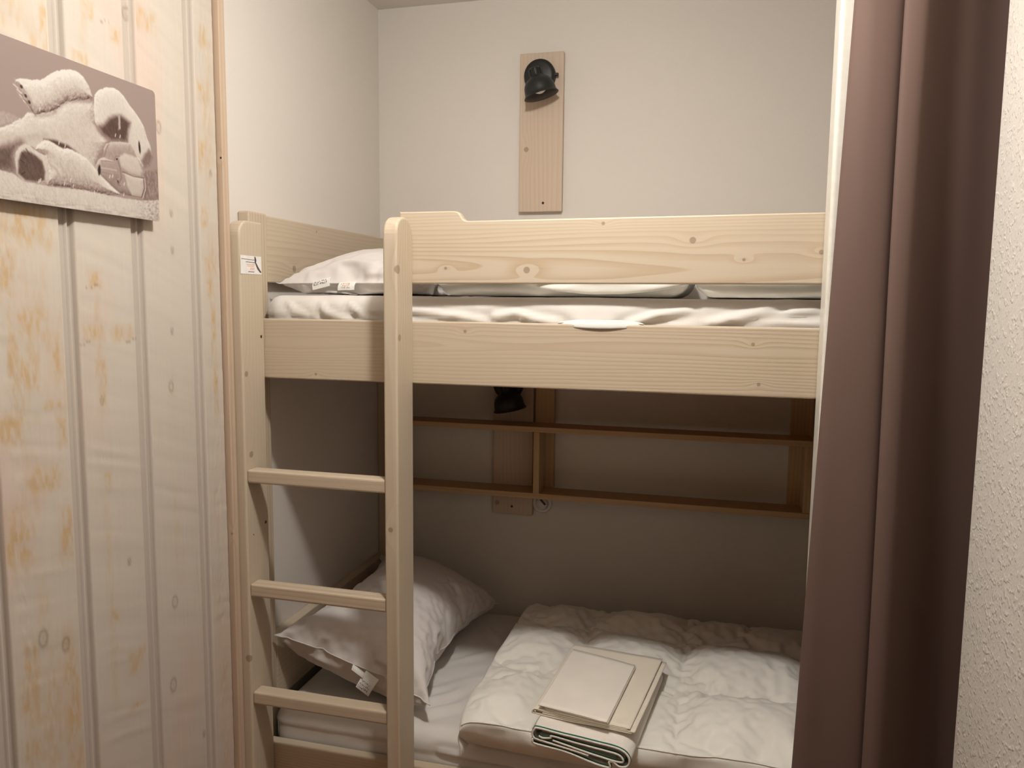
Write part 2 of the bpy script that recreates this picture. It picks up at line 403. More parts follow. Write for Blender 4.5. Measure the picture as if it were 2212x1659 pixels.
# paper label on the left stile
M_PAPER = plain('paper_label', srgb(236, 232, 226), 0.6, 0.3)
M_INK = plain('dark_print', srgb(86, 76, 80), 0.6, 0.3)
M_ORANGE = plain('orange_print', srgb(222, 150, 110), 0.6, 0.3)
M_GREYP = plain('grey_print', srgb(150, 132, 122), 0.6, 0.3)
def sticker():
    bm = bmesh.new()
    bm_box(bm, -1.0248, -1.0243, 1.531, 1.613, 1.553, 1.594)
    n0 = len(bm.faces)
    fr = ((-1.02415, 1.531, 1.553), (0, 1, 0), (0, 0, 1))
    text_bm(bm, [(.003,.033,.056,.032), (.020,.027,.056,.026)], *fr, .0012)
    # small knife-like drawing at the right
    for q in ([(.054,.040),(.058,.040),(.062,.032),(.060,.026),(.055,.027)], [(.055,.0275),(.061,.026),(.072,.014),(.081,.006),(.080,.0035),(.074,.005),(.064,.013)]):
        bm.faces.new([bm.verts.new((-1.02415, 1.531+a, 1.553+b)) for a, b in q])
    n1 = len(bm.faces)
    st = []
    for i, (y, x0, x1) in enumerate(((.0215,.024,.054), (.018,.026,.053), (.0135,.038,.054), (.0105,.036,.053))):
        x = x0
        while x < x1: st.append((x, y, min(x+.0032, x1), y)); x += .0045
    text_bm(bm, st, *fr, .0016)
    n2 = len(bm.faces)
    text_bm(bm, [(.029+i*.003, .005, .031+i*.003, .005+(i % 2)*.0008) for i in range(8)], *fr, .0022)
    bm.faces.ensure_lookup_table()
    for i, f in enumerate(bm.faces): f.material_index = 0 if i < n0 else 1 if i < n1 else 2 if i < n2 else 1
    o = link('label_sticker', to_mesh(bm, 'label_sticker'), [M_PAPER, M_INK, M_ORANGE], st_l)
    tag(o, 'white paper label with small orange and dark print')
sticker()

# ------------------------------------------------------------------ wall lamps
M_BLACK = plain('black_metal', srgb(34, 34, 33), 0.45, 0.4)
M_INNER = plain('lamp_inner_grey', srgb(84, 78, 72), 0.5, 0.4)
M_BULB = plain('frosted_bulb', srgb(230, 226, 218), 0.35, 0.5)
M_HOLE = plain('dark_screw', srgb(52, 40, 32), 0.5, 0.4, 0.0)
def lamp(x0, x1, z0, z1, cx, cz, label, neck, mouth, knot):
    root = tag(empty('wall_lamp', ((x0+x1)/2, YB, z0)), label, 'wall lamp', 'reading lamps on the back wall of the bunks')
    mat = wood('lamp_board_wood', 2, srgb(202, 182, 162), srgb(178, 152, 128), 110.0, 1.6, [(knot[0]-root.location.x, 2.40-YB, knot[1]-z0, .008, 'knot')], 0.4, (0.1, -0.12))
    box('backboard', mat, root, x0, x1, 2.400, YB-0.0005, z0, z1, 0.0025)
    bm = bmesh.new()
    lathe_bm(bm, [(0.0, 0.0035), (0.0028, 0.003), (0.0038, 0.0), (0.0038, -0.002)], Matrix.Translation((cx+0.012, 2.3995, z0+0.0265)) @ Matrix.Rotation(math.pi/2, 4, 'X'), 16)
    link('screw', to_mesh(bm, 'screw'), M_HOLE, root, True)
    # round wall rose
    T = Matrix.Translation((cx, 2.400, cz)) @ Matrix.Rotation(math.pi/2, 4, 'X')
    bm = bmesh.new()
    lathe_bm(bm, [(0.0, 0.0), (0.047, 0.0), (0.048, 0.003), (0.048, 0.020), (0.045, 0.026), (0.036, 0.029), (0.0, 0.030)], T, 48)
    bmesh.ops.remove_doubles(bm, verts=bm.verts[:], dist=1e-5)
    rose = link('wall_rose', to_mesh(bm, 'wall_rose'), M_BLACK, root, True)
    bm = bmesh.new()
    lathe_bm(bm, [(0.0, 0.064), (0.004, 0.064), (0.005, 0.062), (0.005, -0.004), (0.0, -0.004)], Matrix.Translation((cx, 2.384, cz)) @ Matrix.Rotation(math.pi/2, 4, 'Y') @ Matrix.Translation((0, 0, -0.006)), 20)
    link('pivot_pin', to_mesh(bm, 'pivot_pin'), M_BLACK, rose, True)
    # bell shade: ribbed neck, shoulder, flared mouth. local +z is the mouth direction
    a, m = Vector(neck), Vector(mouth); d = (m-a).normalized()
    q = Vector((0, 0, 1)).rotation_difference(d).to_matrix().to_4x4()
    S = Matrix.Translation(m) @ q @ Matrix.Translation((0, 0, -0.080))
    out = [(0.0, -0.004), (0.014, -0.0035), (0.0185, 0.001), (0.0195, 0.010), (0.0205, 0.021), (0.024, 0.026), (0.0335, 0.032), (0.0415, 0.041), (0.0455, 0.051), (0.0468, 0.061), (0.0472, 0.069), (0.0490, 0.0745), (0.0520, 0.0785), (0.0530, 0.0800)]
    inn = [(0.0520, 0.0806), (0.0470, 0.0750), (0.0448, 0.066), (0.0440, 0.055), (0.0400, 0.044), (0.033, 0.036), (0.020, 0.029), (0.0, 0.027)]
    bm = bmesh.new(); lathe_bm(bm, out + inn, S, 48)
    bmesh.ops.remove_doubles(bm, verts=bm.verts[:], dist=1e-5)
    me = to_mesh(bm, 'lamp_shade')
    shade = link('lamp_shade', me, [M_BLACK, M_INNER], root, True)
    Si = (Matrix.Translation(-Vector(root.location)) @ S).inverted()
    for p in me.polygons:
        c = Si @ p.center; r = math.hypot(c.x, c.y)
        if r < np.interp(c.z, [z for _, z in out[4:]], [x for x, _ in out[4:]])-0.0012 and c.z > 0.0255: p.material_index = 1
    bm = bmesh.new()
    for k in range(14):
        an = 2*math.pi*k/14
        me2 = Matrix.Translation((0, 0, 0))
        bm_box(bm, 0.0188, 0.0212, -0.0011, 0.0011, 0.002, 0.020)
        for v in bm.verts[-8:]: v.co = S @ (Matrix.Rotation(an, 4, 'Z') @ v.co)
    link('ribbed_collar', to_mesh(bm, 'ribbed_collar'), M_BLACK, shade)
    bm = bmesh.new()
    lathe_bm(bm, [(0.0, 0.028), (0.012, 0.030), (0.013, 0.038), (0.020, 0.047), (0.022, 0.056), (0.017, 0.067), (0.008, 0.072), (0.0, 0.073)], S, 28)
    bmesh.ops.remove_doubles(bm, verts=bm.verts[:], dist=1e-5)
    tag(link('bulb', to_mesh(bm, 'bulb'), M_BULB, shade, True), 'pale frosted bulb inside the shade')
    bm = bmesh.new()
    nk = a + d*0.016
    tube_pts = [(cx, 2.372, cz), (cx*.5+nk.x*.5, 2.366, cz*.5+nk.z*.5), tuple(nk)]
    for p, r in zip(tube_pts, (.012, .012, .010)): bmesh.ops.create_icosphere(bm, subdivisions=2, radius=r, matrix=Matrix.Translation(p))
    link('swivel_joint', to_mesh(bm, 'swivel_joint'), M_BLACK, rose, True)
lamp(-0.612, -0.475, 1.774, 2.250, -0.546, 2.178, 'black bell reading lamp on a pale wooden board, high above the top bunk', (-0.553, 2.338, 2.190), (-0.530, 2.343, 2.108), (-0.589, 1.964))
lamp(-0.688, -0.556, 0.805, 1.281, -0.636, 1.232, 'black reading lamp on a wooden board behind the shelf of the bottom bunk', (-0.634, 2.338, 1.240), (-0.618, 2.343, 1.158), (-0.674, 0.841))

# ------------------------------------------------------------------ shelf in the lower bunk
sh = tag(empty('wall_shelf', (-0.34, YB, 0.886)), 'open wooden wall shelf with one divider, along the back wall of the bottom bunk', 'shelf')
W_SH = wood('shelf_wood', 0, srgb(196, 166, 126), srgb(164, 128, 90), 85.0, 2.0, (), 0.4, (0.0, 0.1))
W_SHV = wood('shelf_wood_upright', 2, srgb(196, 166, 126), srgb(164, 128, 90), 85.0, 2.0, (), 0.4, (0.0, 0.1))
box('shelf_board', W_SH, sh, -1.0, 0.276, 2.308, 2.3985, 1.096, 1.113, 0.0015)
box('shelf_board', W_SH, sh, -1.0, 0.276, 2.308, 2.3985, 0.886, 0.904, 0.0015)
box('divider', W_SHV, sh, -0.533, -0.514, 2.308, 2.3985, 0.9042, 1.0958, 0.001)
box('end_panel', W_SHV, sh, 0.257, 0.276, 2.309, 2.3985, 0.9042, 1.0958, 0.001)
box('end_panel', W_SHV, sh, -1.0, -0.982, 2.309, 2.3985, 0.9042, 1.0958, 0.001)
box('wall_cleat', W_SHV, sh, -0.548, -0.487, 2.3988, YB-0.0005, 0.900, 1.30, 0.0015)
box('wall_cleat', W_SHV, sh, 0.222, 0.285, 2.3988, YB-0.0005, 0.900, 1.30, 0.0015)

# socket beside the lower lamp board
sk = tag(empty('wall_socket', (-0.530, YB, 0.845)), 'round white wall socket under the shelf, beside the lower lamp board', 'socket')
T = Matrix.Translation((-0.527, YB, 0.846)) @ Matrix.Rotation(math.pi/2, 4, 'X')
M_PLASTIC = plain('white_plastic', srgb(226, 220, 210), 0.3, 0.5)
bm = bmesh.new(); lathe_bm(bm, [(0.0, 0.001), (0.032, 0.001), (0.033, 0.004), (0.0305, 0.0075), (0.024, 0.008), (0.023, 0.006), (0.0, 0.006)], T, 40)
bmesh.ops.remove_doubles(bm, verts=bm.verts[:], dist=1e-5)
link('cover_plate', to_mesh(bm, 'cover_plate'), M_PLASTIC, sk, True)
bm = bmesh.new(); lathe_bm(bm, [(0.0, 0.0065), (0.017, 0.0065), (0.0195, 0.009), (0.018, 0.013), (0.0, 0.014)], T, 32)
bmesh.ops.remove_doubles(bm, verts=bm.verts[:], dist=1e-5)
ins = link('socket_insert', to_mesh(bm, 'socket_insert'), M_PLASTIC, sk, True)
bm = bmesh.new()
for dx, dz, hw, hh in ((0.003, 0.007, 0.012, 0.0035), (-0.003, 0.002, 0.010, 0.0008)):
    bm_box(bm, -hw, hw, -0.0006, 0.0006, -hh, hh, 0.0004)
    vs = bm.verts[-24:] if False else None
me = to_mesh(bm, 'slot'); me.transform(Matrix.Translation((-0.522, 2.4055, 0.852)) @ Matrix.Rotation(math.radians(48), 4, 'Y'))
tag(link('slot', me, M_INK, ins), 'dark slanted slot')
# ------------------------------------------------------------------ cloth: pillows and duvet are inflated and settled here
def cloth_shapes(frames=130):
    made = []
    def keep(o): made.append(o); return o
    def group(name):
        c = bpy.data.collections.new(name); sc.collection.children.link(c); return c
    def solid(col, x0, x1, y0, y1, z0, z1, fr):
        bm = bmesh.new(); bm_box(bm, x0, x1, y0, y1, z0, z1)
        me = to_mesh(bm, 'rest'); o = keep(bpy.data.objects.new('rest', me)); col.objects.link(o)
        o.modifiers.new('rest', 'COLLISION'); o.collision.thickness_outer = 0.004; o.collision.cloth_friction = fr
    def cloth(me, M, pressure, gravity, col, bend):
        o = keep(bpy.data.objects.new('cloth', me)); C.objects.link(o); o.matrix_world = M
        m = o.modifiers.new('cloth', 'CLOTH'); s = m.settings
        s.quality = 8; s.mass = 0.02; s.air_damping = 2
        s.tension_stiffness = 25; s.compression_stiffness = 25; s.shear_stiffness = 10; s.bending_stiffness = bend
        s.tension_damping = 10; s.compression_damping = 10; s.shear_damping = 10; s.bending_damping = 1
        s.use_pressure = True; s.uniform_pressure_force = pressure
        s.effector_weights.gravity = gravity
        k = m.collision_settings; k.use_self_collision = False; k.distance_min = 0.004; k.collision_quality = 4
        k.collection = col
        m.point_cache.frame_start = 1; m.point_cache.frame_end = frames
        return o, m
    def bag(nx, ny, sx, sy):
        vs = []; T = {}; B = {}
        for i in range(nx+1):
            for j in range(ny+1):
                x = (i/nx-.5)*sx; y = (j/ny-.5)*sy
                rim = i in (0, nx) or j in (0, ny)
                T[i, j] = len(vs); vs.append((x, y, 0 if rim else .004))
                if rim: B[i, j] = T[i, j]
                else: B[i, j] = len(vs); vs.append((x, y, -.004))
        fs = []
        for i in range(nx):
            for j in range(ny):
                fs.append((T[i, j], T[i+1, j], T[i+1, j+1], T[i, j+1]))
                fs.append((B[i, j+1], B[i+1, j+1], B[i+1, j], B[i, j]))
        me = bpy.data.meshes.new('bag'); me.from_pydata(vs, [], fs); return me
    ga, gb, gc = group('rest_a'), group('rest_b'), group('rest_c')
    solid(ga, -1.08, .8, 1.6, 2.42, 1.2, 1.503, 5); solid(ga, -1.2, -1.068, 1.6, 2.5, 1.3, 1.7, 5)
    solid(gb, -1.04, .8, 1.6, 2.42, .2, .474, 30); solid(gb, -1.2, -1.062, 1.6, 2.42, .3, .640, 30)
    solid(gb, -1.3, -1.092, 1.5, 2.5, .2, 1.6, 5); solid(gb, -1.3, 1, 2.42, 2.6, .2, 1.6, 5)
    solid(gc, -1.04, .9, 1.655, 2.42, .2, .474, 20)
    a, _ = cloth(bag(26, 40, .42, .66), Matrix.Translation((-.852, 2.03, 1.555)) @ Matrix.Rotation(math.radians(-2), 4, 'Z'), 4.0, 0.3, ga, 0.3)
    b, _ = cloth(bag(28, 42, .45, .70), Matrix.Translation((-.855, 2.02, .635)) @ Matrix.Rotation(math.radians(27), 4, 'Y'), 7.0, 0.3, gb, 0.3)
    # duvet: a quilted cover, held at its rim and along its seams, puffed up from below
    h = .0155; sk = .085; x0, x1, y0, y1, zt = -.535, .275, 1.578, 2.285, .556
    nx = int(round((x1-x0)/h)); ny = int(round((y1-y0)/h)); ns = 5
    def ax(i, n, p, q):
        if i < ns: return p+.012*(ns-i)/ns, -(ns-i)/ns*sk
        if i > ns+n: return q-.012*(i-ns-n)/ns, -(i-ns-n)/ns*sk
        return p+(q-p)*(i-ns)/n, 0
    NX, NY = nx+2*ns+1, ny+2*ns+1
    rng = np.random.default_rng(5); vs = []; wt = []
    si = [ns+int(round((q-x0)/h)) for q in (-.325, -.048)]
    sj = [ns, ns+int(round((1.85-y0)/h)), ns+int(round((2.13-y0)/h))]
    for i in range(NX):
        for j in range(NY):
            x, zx = ax(i, nx, x0, x1); y, zy = ax(j, ny, y0, y1)
            vs.append((x, y, zt+min(zx, zy)+.004*rng.random()))
            rim = i in (0, NX-1) or j in (0, NY-1)
            seam = (i in si and ns <= j <= NY-1-ns) or (j in sj and ns <= i <= NX-1-ns)
            wt.append(1.0 if rim else (.35 if j == ns else .5) if seam else 0.0)
    fs = [(i*NY+j, (i+1)*NY+j, (i+1)*NY+j+1, i*NY+j+1) for i in range(NX-1) for j in range(NY-1)]
    me = bpy.data.meshes.new('quilt'); me.from_pydata(vs, [], fs)
    d, m = cloth(me, Matrix.Identity(4), 2.0, 0.15, gc, 0.05)
    vg = d.vertex_groups.new(name='held')
    for k, q in enumerate(wt):
        if q > 0: vg.add([k], q, 'REPLACE')
    m.settings.vertex_group_mass = 'held'; m.settings.shear_stiffness = 7.5; m.settings.shrink_min = -.05
    sc.frame_start = 1; sc.frame_end = frames
    for f in range(1, frames+1): sc.frame_set(f)
    dg = bpy.context.evaluated_depsgraph_get(); res = []
    for o in (a, b, d):
        e = o.evaluated_get(dg); em = e.to_mesh()
        P = np.empty(len(em.vertices)*3, np.float32); em.vertices.foreach_get('co', P)
        P = P.reshape(-1, 3).astype(float); Mw = np.array(e.matrix_world)
        res.append(P @ Mw[:3, :3].T + Mw[:3, 3]); e.to_mesh_clear()
    for o in made:
        me = o.data; bpy.data.objects.remove(o); bpy.data.meshes.remove(me)
    for c in (ga, gb, gc): bpy.data.collections.remove(c)
    sc.frame_set(1)
    return res, (NX, NY), (si, sj)
(PIL_UP, PIL_LOW, DUVET), DUVET_DIM, DUVET_SEAMS = cloth_shapes()
_z = PIL_UP[:, 2].min(); PIL_UP[:, 2] = _z + (PIL_UP[:, 2]-_z)*0.66
# ------------------------------------------------------------------ bedding
M_SHEET = cloth_mat('white_sheet', srgb(222, 217, 210), 1100.0, 0.15)
M_PILLOW = cloth_mat('white_pillow', srgb(218, 211, 206), 1000.0, 0.12)
M_DUVET = cloth_mat('white_duvet', srgb(234, 230, 220), 1100.0, 0.2, 0.25, 0.8)
M_LINEN = cloth_mat('folded_cotton', srgb(238, 230, 218), 1200.0, 0.2)
M_CREAM = cloth_mat('folded_cream_cotton', srgb(234, 224, 206), 1200.0, 0.2)
M_TERRY = cloth_mat('towelling', srgb(238, 230, 220), 420.0, 0.7, 0.4)
M_GREEN = cloth_mat('green_hem', srgb(28, 96, 72), 500.0, 0.5)
M_SHADEG = cloth_mat('grey_green_towelling', srgb(150, 168, 152), 500.0, 0.6)
M_TAG = plain('white_care_tag', srgb(240, 238, 232), 0.6, 0.3)

def seg_dist(px, py, pts):
    """distance to a polyline and the position along it (0..1)"""
    best = np.full(px.shape, 9.0); tt = np.zeros(px.shape)
    n = len(pts)-1
    for k in range(n):
        ax, ay = pts[k]; bx, by = pts[k+1]
        dx, dy = bx-ax, by-ay; L = dx*dx+dy*dy
        t = np.clip(((px-ax)*dx+(py-ay)*dy)/L, 0, 1)
        d = np.hypot(px-ax-t*dx, py-ay-t*dy)
        m = d < best
        best = np.where(m, d, best); tt = np.where(m, (k+t)/n, tt)
    return best, tt

def rounded_block(x0, x1, y0, y1, z0, z1, r, h):
    """even quads all round a block with rounded edges; returns P, F, N"""
    lo = np.array([x0, y0, z0]); hi = np.array([x1, y1, z1])
    V = {}; P = []; F = []
    ns = [max(2, int(round((hi[k]-lo[k])/h[k]))) for k in range(3)]
    def vid(i, j, k):
        key = (i, j, k)
        if key not in V:
            V[key] = len(P); P.append([lo[0]+(hi[0]-lo[0])*i/ns[0], lo[1]+(hi[1]-lo[1])*j/ns[1], lo[2]+(hi[2]-lo[2])*k/ns[2]])
        return V[key]
    for i in range(ns[0]):
        for j in range(ns[1]):
            for k, fl in ((0, 0), (ns[2], 1)):
                q = [vid(i, j, k), vid(i+1, j, k), vid(i+1, j+1, k), vid(i, j+1, k)]; F.append(q if fl else q[::-1])
        for k in range(ns[2]):
            for j, fl in ((0, 1), (ns[1], 0)):
                q = [vid(i, j, k), vid(i+1, j, k), vid(i+1, j, k+1), vid(i, j, k+1)]; F.append(q if fl else q[::-1])
    for j in range(ns[1]):
        for k in range(ns[2]):
            for i, fl in ((0, 0), (ns[0], 1)):
                q = [vid(i, j, k), vid(i, j+1, k), vid(i, j+1, k+1), vid(i, j, k+1)]; F.append(q if fl else q[::-1])
    P = np.array(P)
    Q = np.clip(P, lo+r, hi-r)
    N = P-Q; N /= np.maximum(np.linalg.norm(N, axis=1, keepdims=True), 1e-9)
    return Q+N*r, F, N

def fab(name, P, F, mats, parent=None):
    me = bpy.data.meshes.new(name); me.from_pydata(P.tolist(), [], F); me.validate()
    return link(name, me, mats, parent, True)

def mattress(label, x0, x1, z0, z1, front, ends, top, lip, seam, seed):
    P, F, N = rounded_block(x0, x1, 1.650, 2.395, z0, z1, 0.036, (0.0085, 0.011, 0.007))
    X, Y, Z = P.T
    fw = np.clip(-N[:, 1], 0, 1); tw = np.clip(N[:, 2], 0, 1); lw = np.clip(-N[:, 0], 0, 1)
    d = 0.004*(fbm(X*7, Z*9+Y*5, seed)-0.5)*2*(fw+tw*0.5)
    for pts, wd, am in front:
        ds, t = seg_dist(X, Z, pts)
        d += am*np.exp(-(ds/wd)**2)*np.sin(np.clip(t*0.9+0.1, 0, 1)*math.pi)**0.5*(fw > 0.05)
        d -= 0.6*am*np.exp(-((ds-wd*1.6)/wd)**2)*(fw > 0.05)
    for pts, wd, am in top:
        ds, t = seg_dist(X, Y, pts)
        d += am*(np.exp(-(ds/wd)**2) - 0.5*np.exp(-((ds-1.7*wd)/wd)**2))*np.sin(np.clip(t*0.9+0.08, 0, 1)*math.pi)**0.5*(tw > 0.5)
    # gathered pleats round the left end
    d += ends*0.0035*np.sin((Y*0.6+X)*330+4*fbm(Y*8, Z*8, seed+3))*sstep(z1-0.02, z1-0.055, Z)*sstep(0.1, 0.6, lw)*(N[:, 2] < 0.8)
    # hem line of the fitted sheet
    zz = seam(X)
    sm = sstep(0.0, 0.7, np.maximum(fw, lw))
    d += 0.0016*np.exp(-((Z-zz)/0.004)**2)*sm - 0.003*sstep(zz+0.002, zz-0.004, Z)*sm
    P = P + N*d[:, None]
    o = fab('mattress', P, F, M_SHEET)
    if lip:
        # the loose sheet flows over the top of the side rail
        u = np.linspace(0, 1, 60); w = np.linspace(0, 1, 14)
        U, W = np.meshgrid(u, w, indexing='ij')
        xs = lip[0] + (lip[1]-lip[0])*U; b = np.sin(math.pi*U)**0.6
        drop = 0.0015 + 0.0075*b
        pth = lambda t: (np.interp(t, [0, .35, .6, .75, .85, 1], [1.648, 1.640, 1.630, 1.6215, 1.6185, 1.6182]), np.interp(t, [0, .35, .6, .75, .85, 1], [1.4600, 1.4572, 1.4550, 1.4540, 1.452, 1.449]))
        yy, zz = pth(W)
        taper = np.clip(b*1.25, 0, 1)
        yy = np.where(W < .75, 1.6215+(yy-1.6215)*taper, yy); zz = np.where(W < .75, 1.4530+(zz-1.4530)*taper, zz)
        zz = zz - sstep(.8, 1.0, W)*(drop-0.0015) + 0.0012*(fbm(xs*40, W*4, 9)-.5)*sstep(0, .4, W)
        yy = yy + (1-b)*0.012*sstep(.5, .8, W)
        q = link('sheet_edge', grid_mesh('sheet_edge', np.stack([xs, yy, zz], -1)), M_SHEET, o, True)
        s = q.modifiers.new('thickness', 'SOLIDIFY'); s.thickness = 0.0015; s.offset = 0
    return tag(o, label, 'mattress', 'mattresses of the bunks')
UF = [([(-.983,1.491),(-.961,1.467),(-.929,1.45)], .007, .005), ([(-.955,1.478),(-.935,1.462),(-.90,1.452)], .006, .004), ([(-.896,1.49),(-.882,1.466),(-.822,1.451)], .008, .006), ([(-.826,1.491),(-.797,1.465),(-.762,1.451)], .007, .005),
      ([(-.668,1.471),(-.558,1.464),(-.497,1.454)], .008, .007), ([(-.474,1.463),(-.424,1.472),(-.383,1.46),(-.329,1.452)], .009, .008), ([(-.187,1.448),(-.124,1.472),(-.055,1.483)], .009, .009), ([(-.018,1.457),(.053,1.475),(.114,1.492)], .010, .008),
      ([(.002,1.458),(.084,1.472),(.194,1.487)], .007, .006), ([(.04,1.456),(.12,1.462),(.22,1.457)], .007, .006), ([(-.70,1.478),(-.60,1.476)], .006, .003)]
mattress('white sheeted mattress of the top bunk, its sheet spilling over the side rail', -1.048, 0.79, 1.344, 1.5065, UF, 1.0, [], (-0.325, -0.145), lambda x: 1.462 + 0.012*np.clip((x+1.0)/0.3, 0, 1)*(x < -0.6) - 0.03*(x > -0.6), 1)
LF = [([(-.60,.43),(-.45,.425),(-.30,.415)], .008, .006), ([(-.35,.44),(-.2,.42)], .008, .005)]
LT = [([(-.712,1.765),(-.638,1.839),(-.577,1.961)], .016, .006), ([(-.685,1.709),(-.601,1.789),(-.579,1.84)], .016, .006), ([(-.726,2.331),(-.647,2.229),(-.592,2.161)], .012, .008), ([(-.746,1.956),(-.713,2.029),(-.66,2.09)], .014, .004), ([(-.723,1.822),(-.666,1.862),(-.600,1.956)], .014, .005), ([(-.70,2.0),(-.60,2.10)], .014, .005), ([(-.78,1.70),(-.66,1.74),(-.56,1.80)], .015, .005)]
mattress('white sheeted mattress of the bottom bunk', -1.050, 0.79, 0.294, 0.474, LF, 0.25, LT, None, lambda x: 0.437 - 0.01*(x > -0.7), 5)

# pillows
def tube(bm, pts, r, n=8, closed=False):
    pts = [Vector(p) for p in pts]; rings = []
    N = len(pts)
    for i, p in enumerate(pts):
        a = pts[(i-1) % N] if (closed or i > 0) else p; b = pts[(i+1) % N] if (closed or i < N-1) else p
        d = (b-a).normalized() if (b-a).length > 0 else Vector((1, 0, 0))
        s = d.cross(Vector((0, 0, 1)));
        if s.length < 1e-3: s = d.cross(Vector((0, 1, 0)))
        s.normalize(); u = s.cross(d)
        rr = r if not callable(r) else r(i/(N-1))
        rings.append([bm.verts.new(p + (s*math.cos(2*math.pi*k/n) + u*math.sin(2*math.pi*k/n))*rr) for k in range(n)])
    for i in range(N if closed else N-1):
        a, b = rings[i], rings[(i+1) % N]
        for k in range(n): bm.faces.new((a[k], a[(k+1) % n], b[(k+1) % n], b[k]))
    if not closed: bm.faces.new(rings[0][::-1]); bm.faces.new(rings[-1])
def densify(G, k):
    """Catmull-Rom refinement of a point grid (nu, nv, 3)"""
    def one(A):
        n = A.shape[0]; t = np.arange((n-1)*k+1)/k
        i = np.clip(t.astype(int), 0, n-2); f = (t-i)[:, None, None]
        p0 = A[np.clip(i-1, 0, None)]; p1 = A[i]; p2 = A[i+1]; p3 = A[np.clip(i+2, None, n-1)]
        return 0.5*((2*p1)+(-p0+p2)*f+(2*p0-5*p1+4*p2-p3)*f**2+(-p0+3*p1-3*p2+p3)*f**3)
    return one(one(G).transpose(1, 0, 2)).transpose(1, 0, 2)
def grid_normals(G):
    n = np.cross(np.gradient(G, axis=0), np.gradient(G, axis=1))
    return n/np.maximum(np.linalg.norm(n, axis=2, keepdims=True), 1e-12)
def pillow(data, nx, ny, label, seed, amp=0.0045, floor=0.0):
    T = np.zeros((nx+1, ny+1, 3)); B = T.copy(); n = 0
    for i in range(nx+1):
        for j in range(ny+1):
            T[i, j] = data[n]; n += 1
            if i in (0, nx) or j in (0, ny): B[i, j] = T[i, j]
            else: B[i, j] = data[n]; n += 1
    k = 4; T = densify(T, k); B = densify(B, k); mx, my = nx*k, ny*k
    I, J = np.meshgrid(np.arange(mx+1), np.arange(my+1), indexing='ij')
    du = np.minimum(I, mx-I)*0.42/mx; dv = np.minimum(J, my-J)*0.66/my
    su, sv = I*0.42/mx, J*0.66/my
    # pleats that run away from each seam and fade into the middle
    def pleat(s, d, q):
        w = s + 0.010*(fbm(s*9, d*16, q)-.5)
        return (fbm(w*46, d*5, q, 2)-.5)*2*np.exp(-d/0.085)*sstep(0, .012, d)
    for G, q in ((T, seed), (B, seed+5)):
        N = grid_normals(G)
        if q != seed: N = -N
        h = pleat(su, dv, q) + pleat(sv, du, q+1) + 0.5*(fbm(su*14+sv*5, sv*9-su*4, q+2)-.5)*sstep(0, .06, np.minimum(du, dv))
        G += N*(amp*h)[..., None]
    T[..., 2] = np.maximum(T[..., 2], floor+.001); B[..., 2] = np.maximum(B[..., 2], floor)
    B[0], B[-1], B[:, 0], B[:, -1] = T[0], T[-1], T[:, 0], T[:, -1]
    idx = np.arange((mx+1)*(my+1)).reshape(mx+1, my+1); jdx = idx + idx.size
    jdx[0], jdx[-1], jdx[:, 0], jdx[:, -1] = idx[0], idx[-1], idx[:, 0], idx[:, -1]
    q = lambda a: np.stack([a[:-1, :-1], a[1:, :-1], a[1:, 1:], a[:-1, 1:]], -1).reshape(-1, 4)
    F = np.vstack([q(idx), q(jdx)[:, ::-1]])
    P = np.vstack([T.reshape(-1, 3), B.reshape(-1, 3)])
    used = np.unique(F); new = np.full(len(P), -1); new[used] = np.arange(len(used))
    o = fab('pillow', P[used], new[F].tolist(), M_PILLOW)
    tag(o, label, 'pillow', 'white pillows of the bunks')
    rim = np.vstack([T[:, 0], T[-1, 1:], T[-2::-1, -1], T[0, -2:0:-1]])
    bm = bmesh.new(); tube(bm, rim[::2], 0.0016, 6, True)
    link('piping', to_mesh(bm, 'piping'), M_PILLOW, o, True)
    return o, T, B
def care_tag(parent, o, ux, uy, wd, ht, strokes, label, curl=0.004):
    """small folded textile tag in the plane o + x*ux + y*uy, its print on top"""
    o = Vector(o); ux = Vector(ux).normalized(); uy = Vector(uy).normalized(); n = uy.cross(ux).normalized()
    bm = bmesh.new(); k = 8
    A = []
    for i in range(k+1):
        t = i/k; b = n*(curl*math.sin(t*math.pi))
        A.append([bm.verts.new(o + ux*(wd*s) + uy*(ht*t) + b + n*e) for e in (0, -0.0009) for s in (0, 1)])
    for a, b in zip(A, A[1:]):
        bm.faces.new((a[0], a[1], b[1], b[0])); bm.faces.new((a[3], a[2], b[2], b[3]))
        bm.faces.new((a[2], a[0], b[0], b[2])); bm.faces.new((a[1], a[3], b[3], b[1]))
    bm.faces.new((A[0][0], A[0][2], A[0][3], A[0][1])); bm.faces.new((A[-1][0], A[-1][1], A[-1][3], A[-1][2]))
    n0 = len(bm.faces); mi = [0]*n0
    for x0, y0, x1, y1, wi, m in strokes:
        c = len(bm.faces)
        b = n*(curl*math.sin(math.pi*(y0+y1)/2/ht) + 0.0009)
        text_bm(bm, [(x0, y0, x1, y1)], o+b, ux, uy, wi)
        mi += [m]*(len(bm.faces)-c)
    bm.faces.ensure_lookup_table()
    for i, f in enumerate(bm.faces): f.material_index = mi[i]
    me = bpy.data.meshes.new('care_tag'); bm.to_mesh(me); bm.free()
    return tag(link('care_tag', me, [M_TAG, M_INK, M_ORANGE], parent), label)
def glyphs(x0, x1, y, s, m=1, seed=1):
    """a row of tiny printed marks"""
    r = random.Random(seed); out = []; x = x0
    while x < x1-s:
        for q in range(2):
            a, b = r.choice([(0, 0), (0, 1), (1, 0), (.5, 1)]), r.choice([(1, 1), (.5, 0), (1, .5), (0, .6)])
            out.append((x+a[0]*s, y+a[1]*s, x+b[0]*s+1e-4, y+b[1]*s, s*0.30, m))
        x += s*1.45
    return out
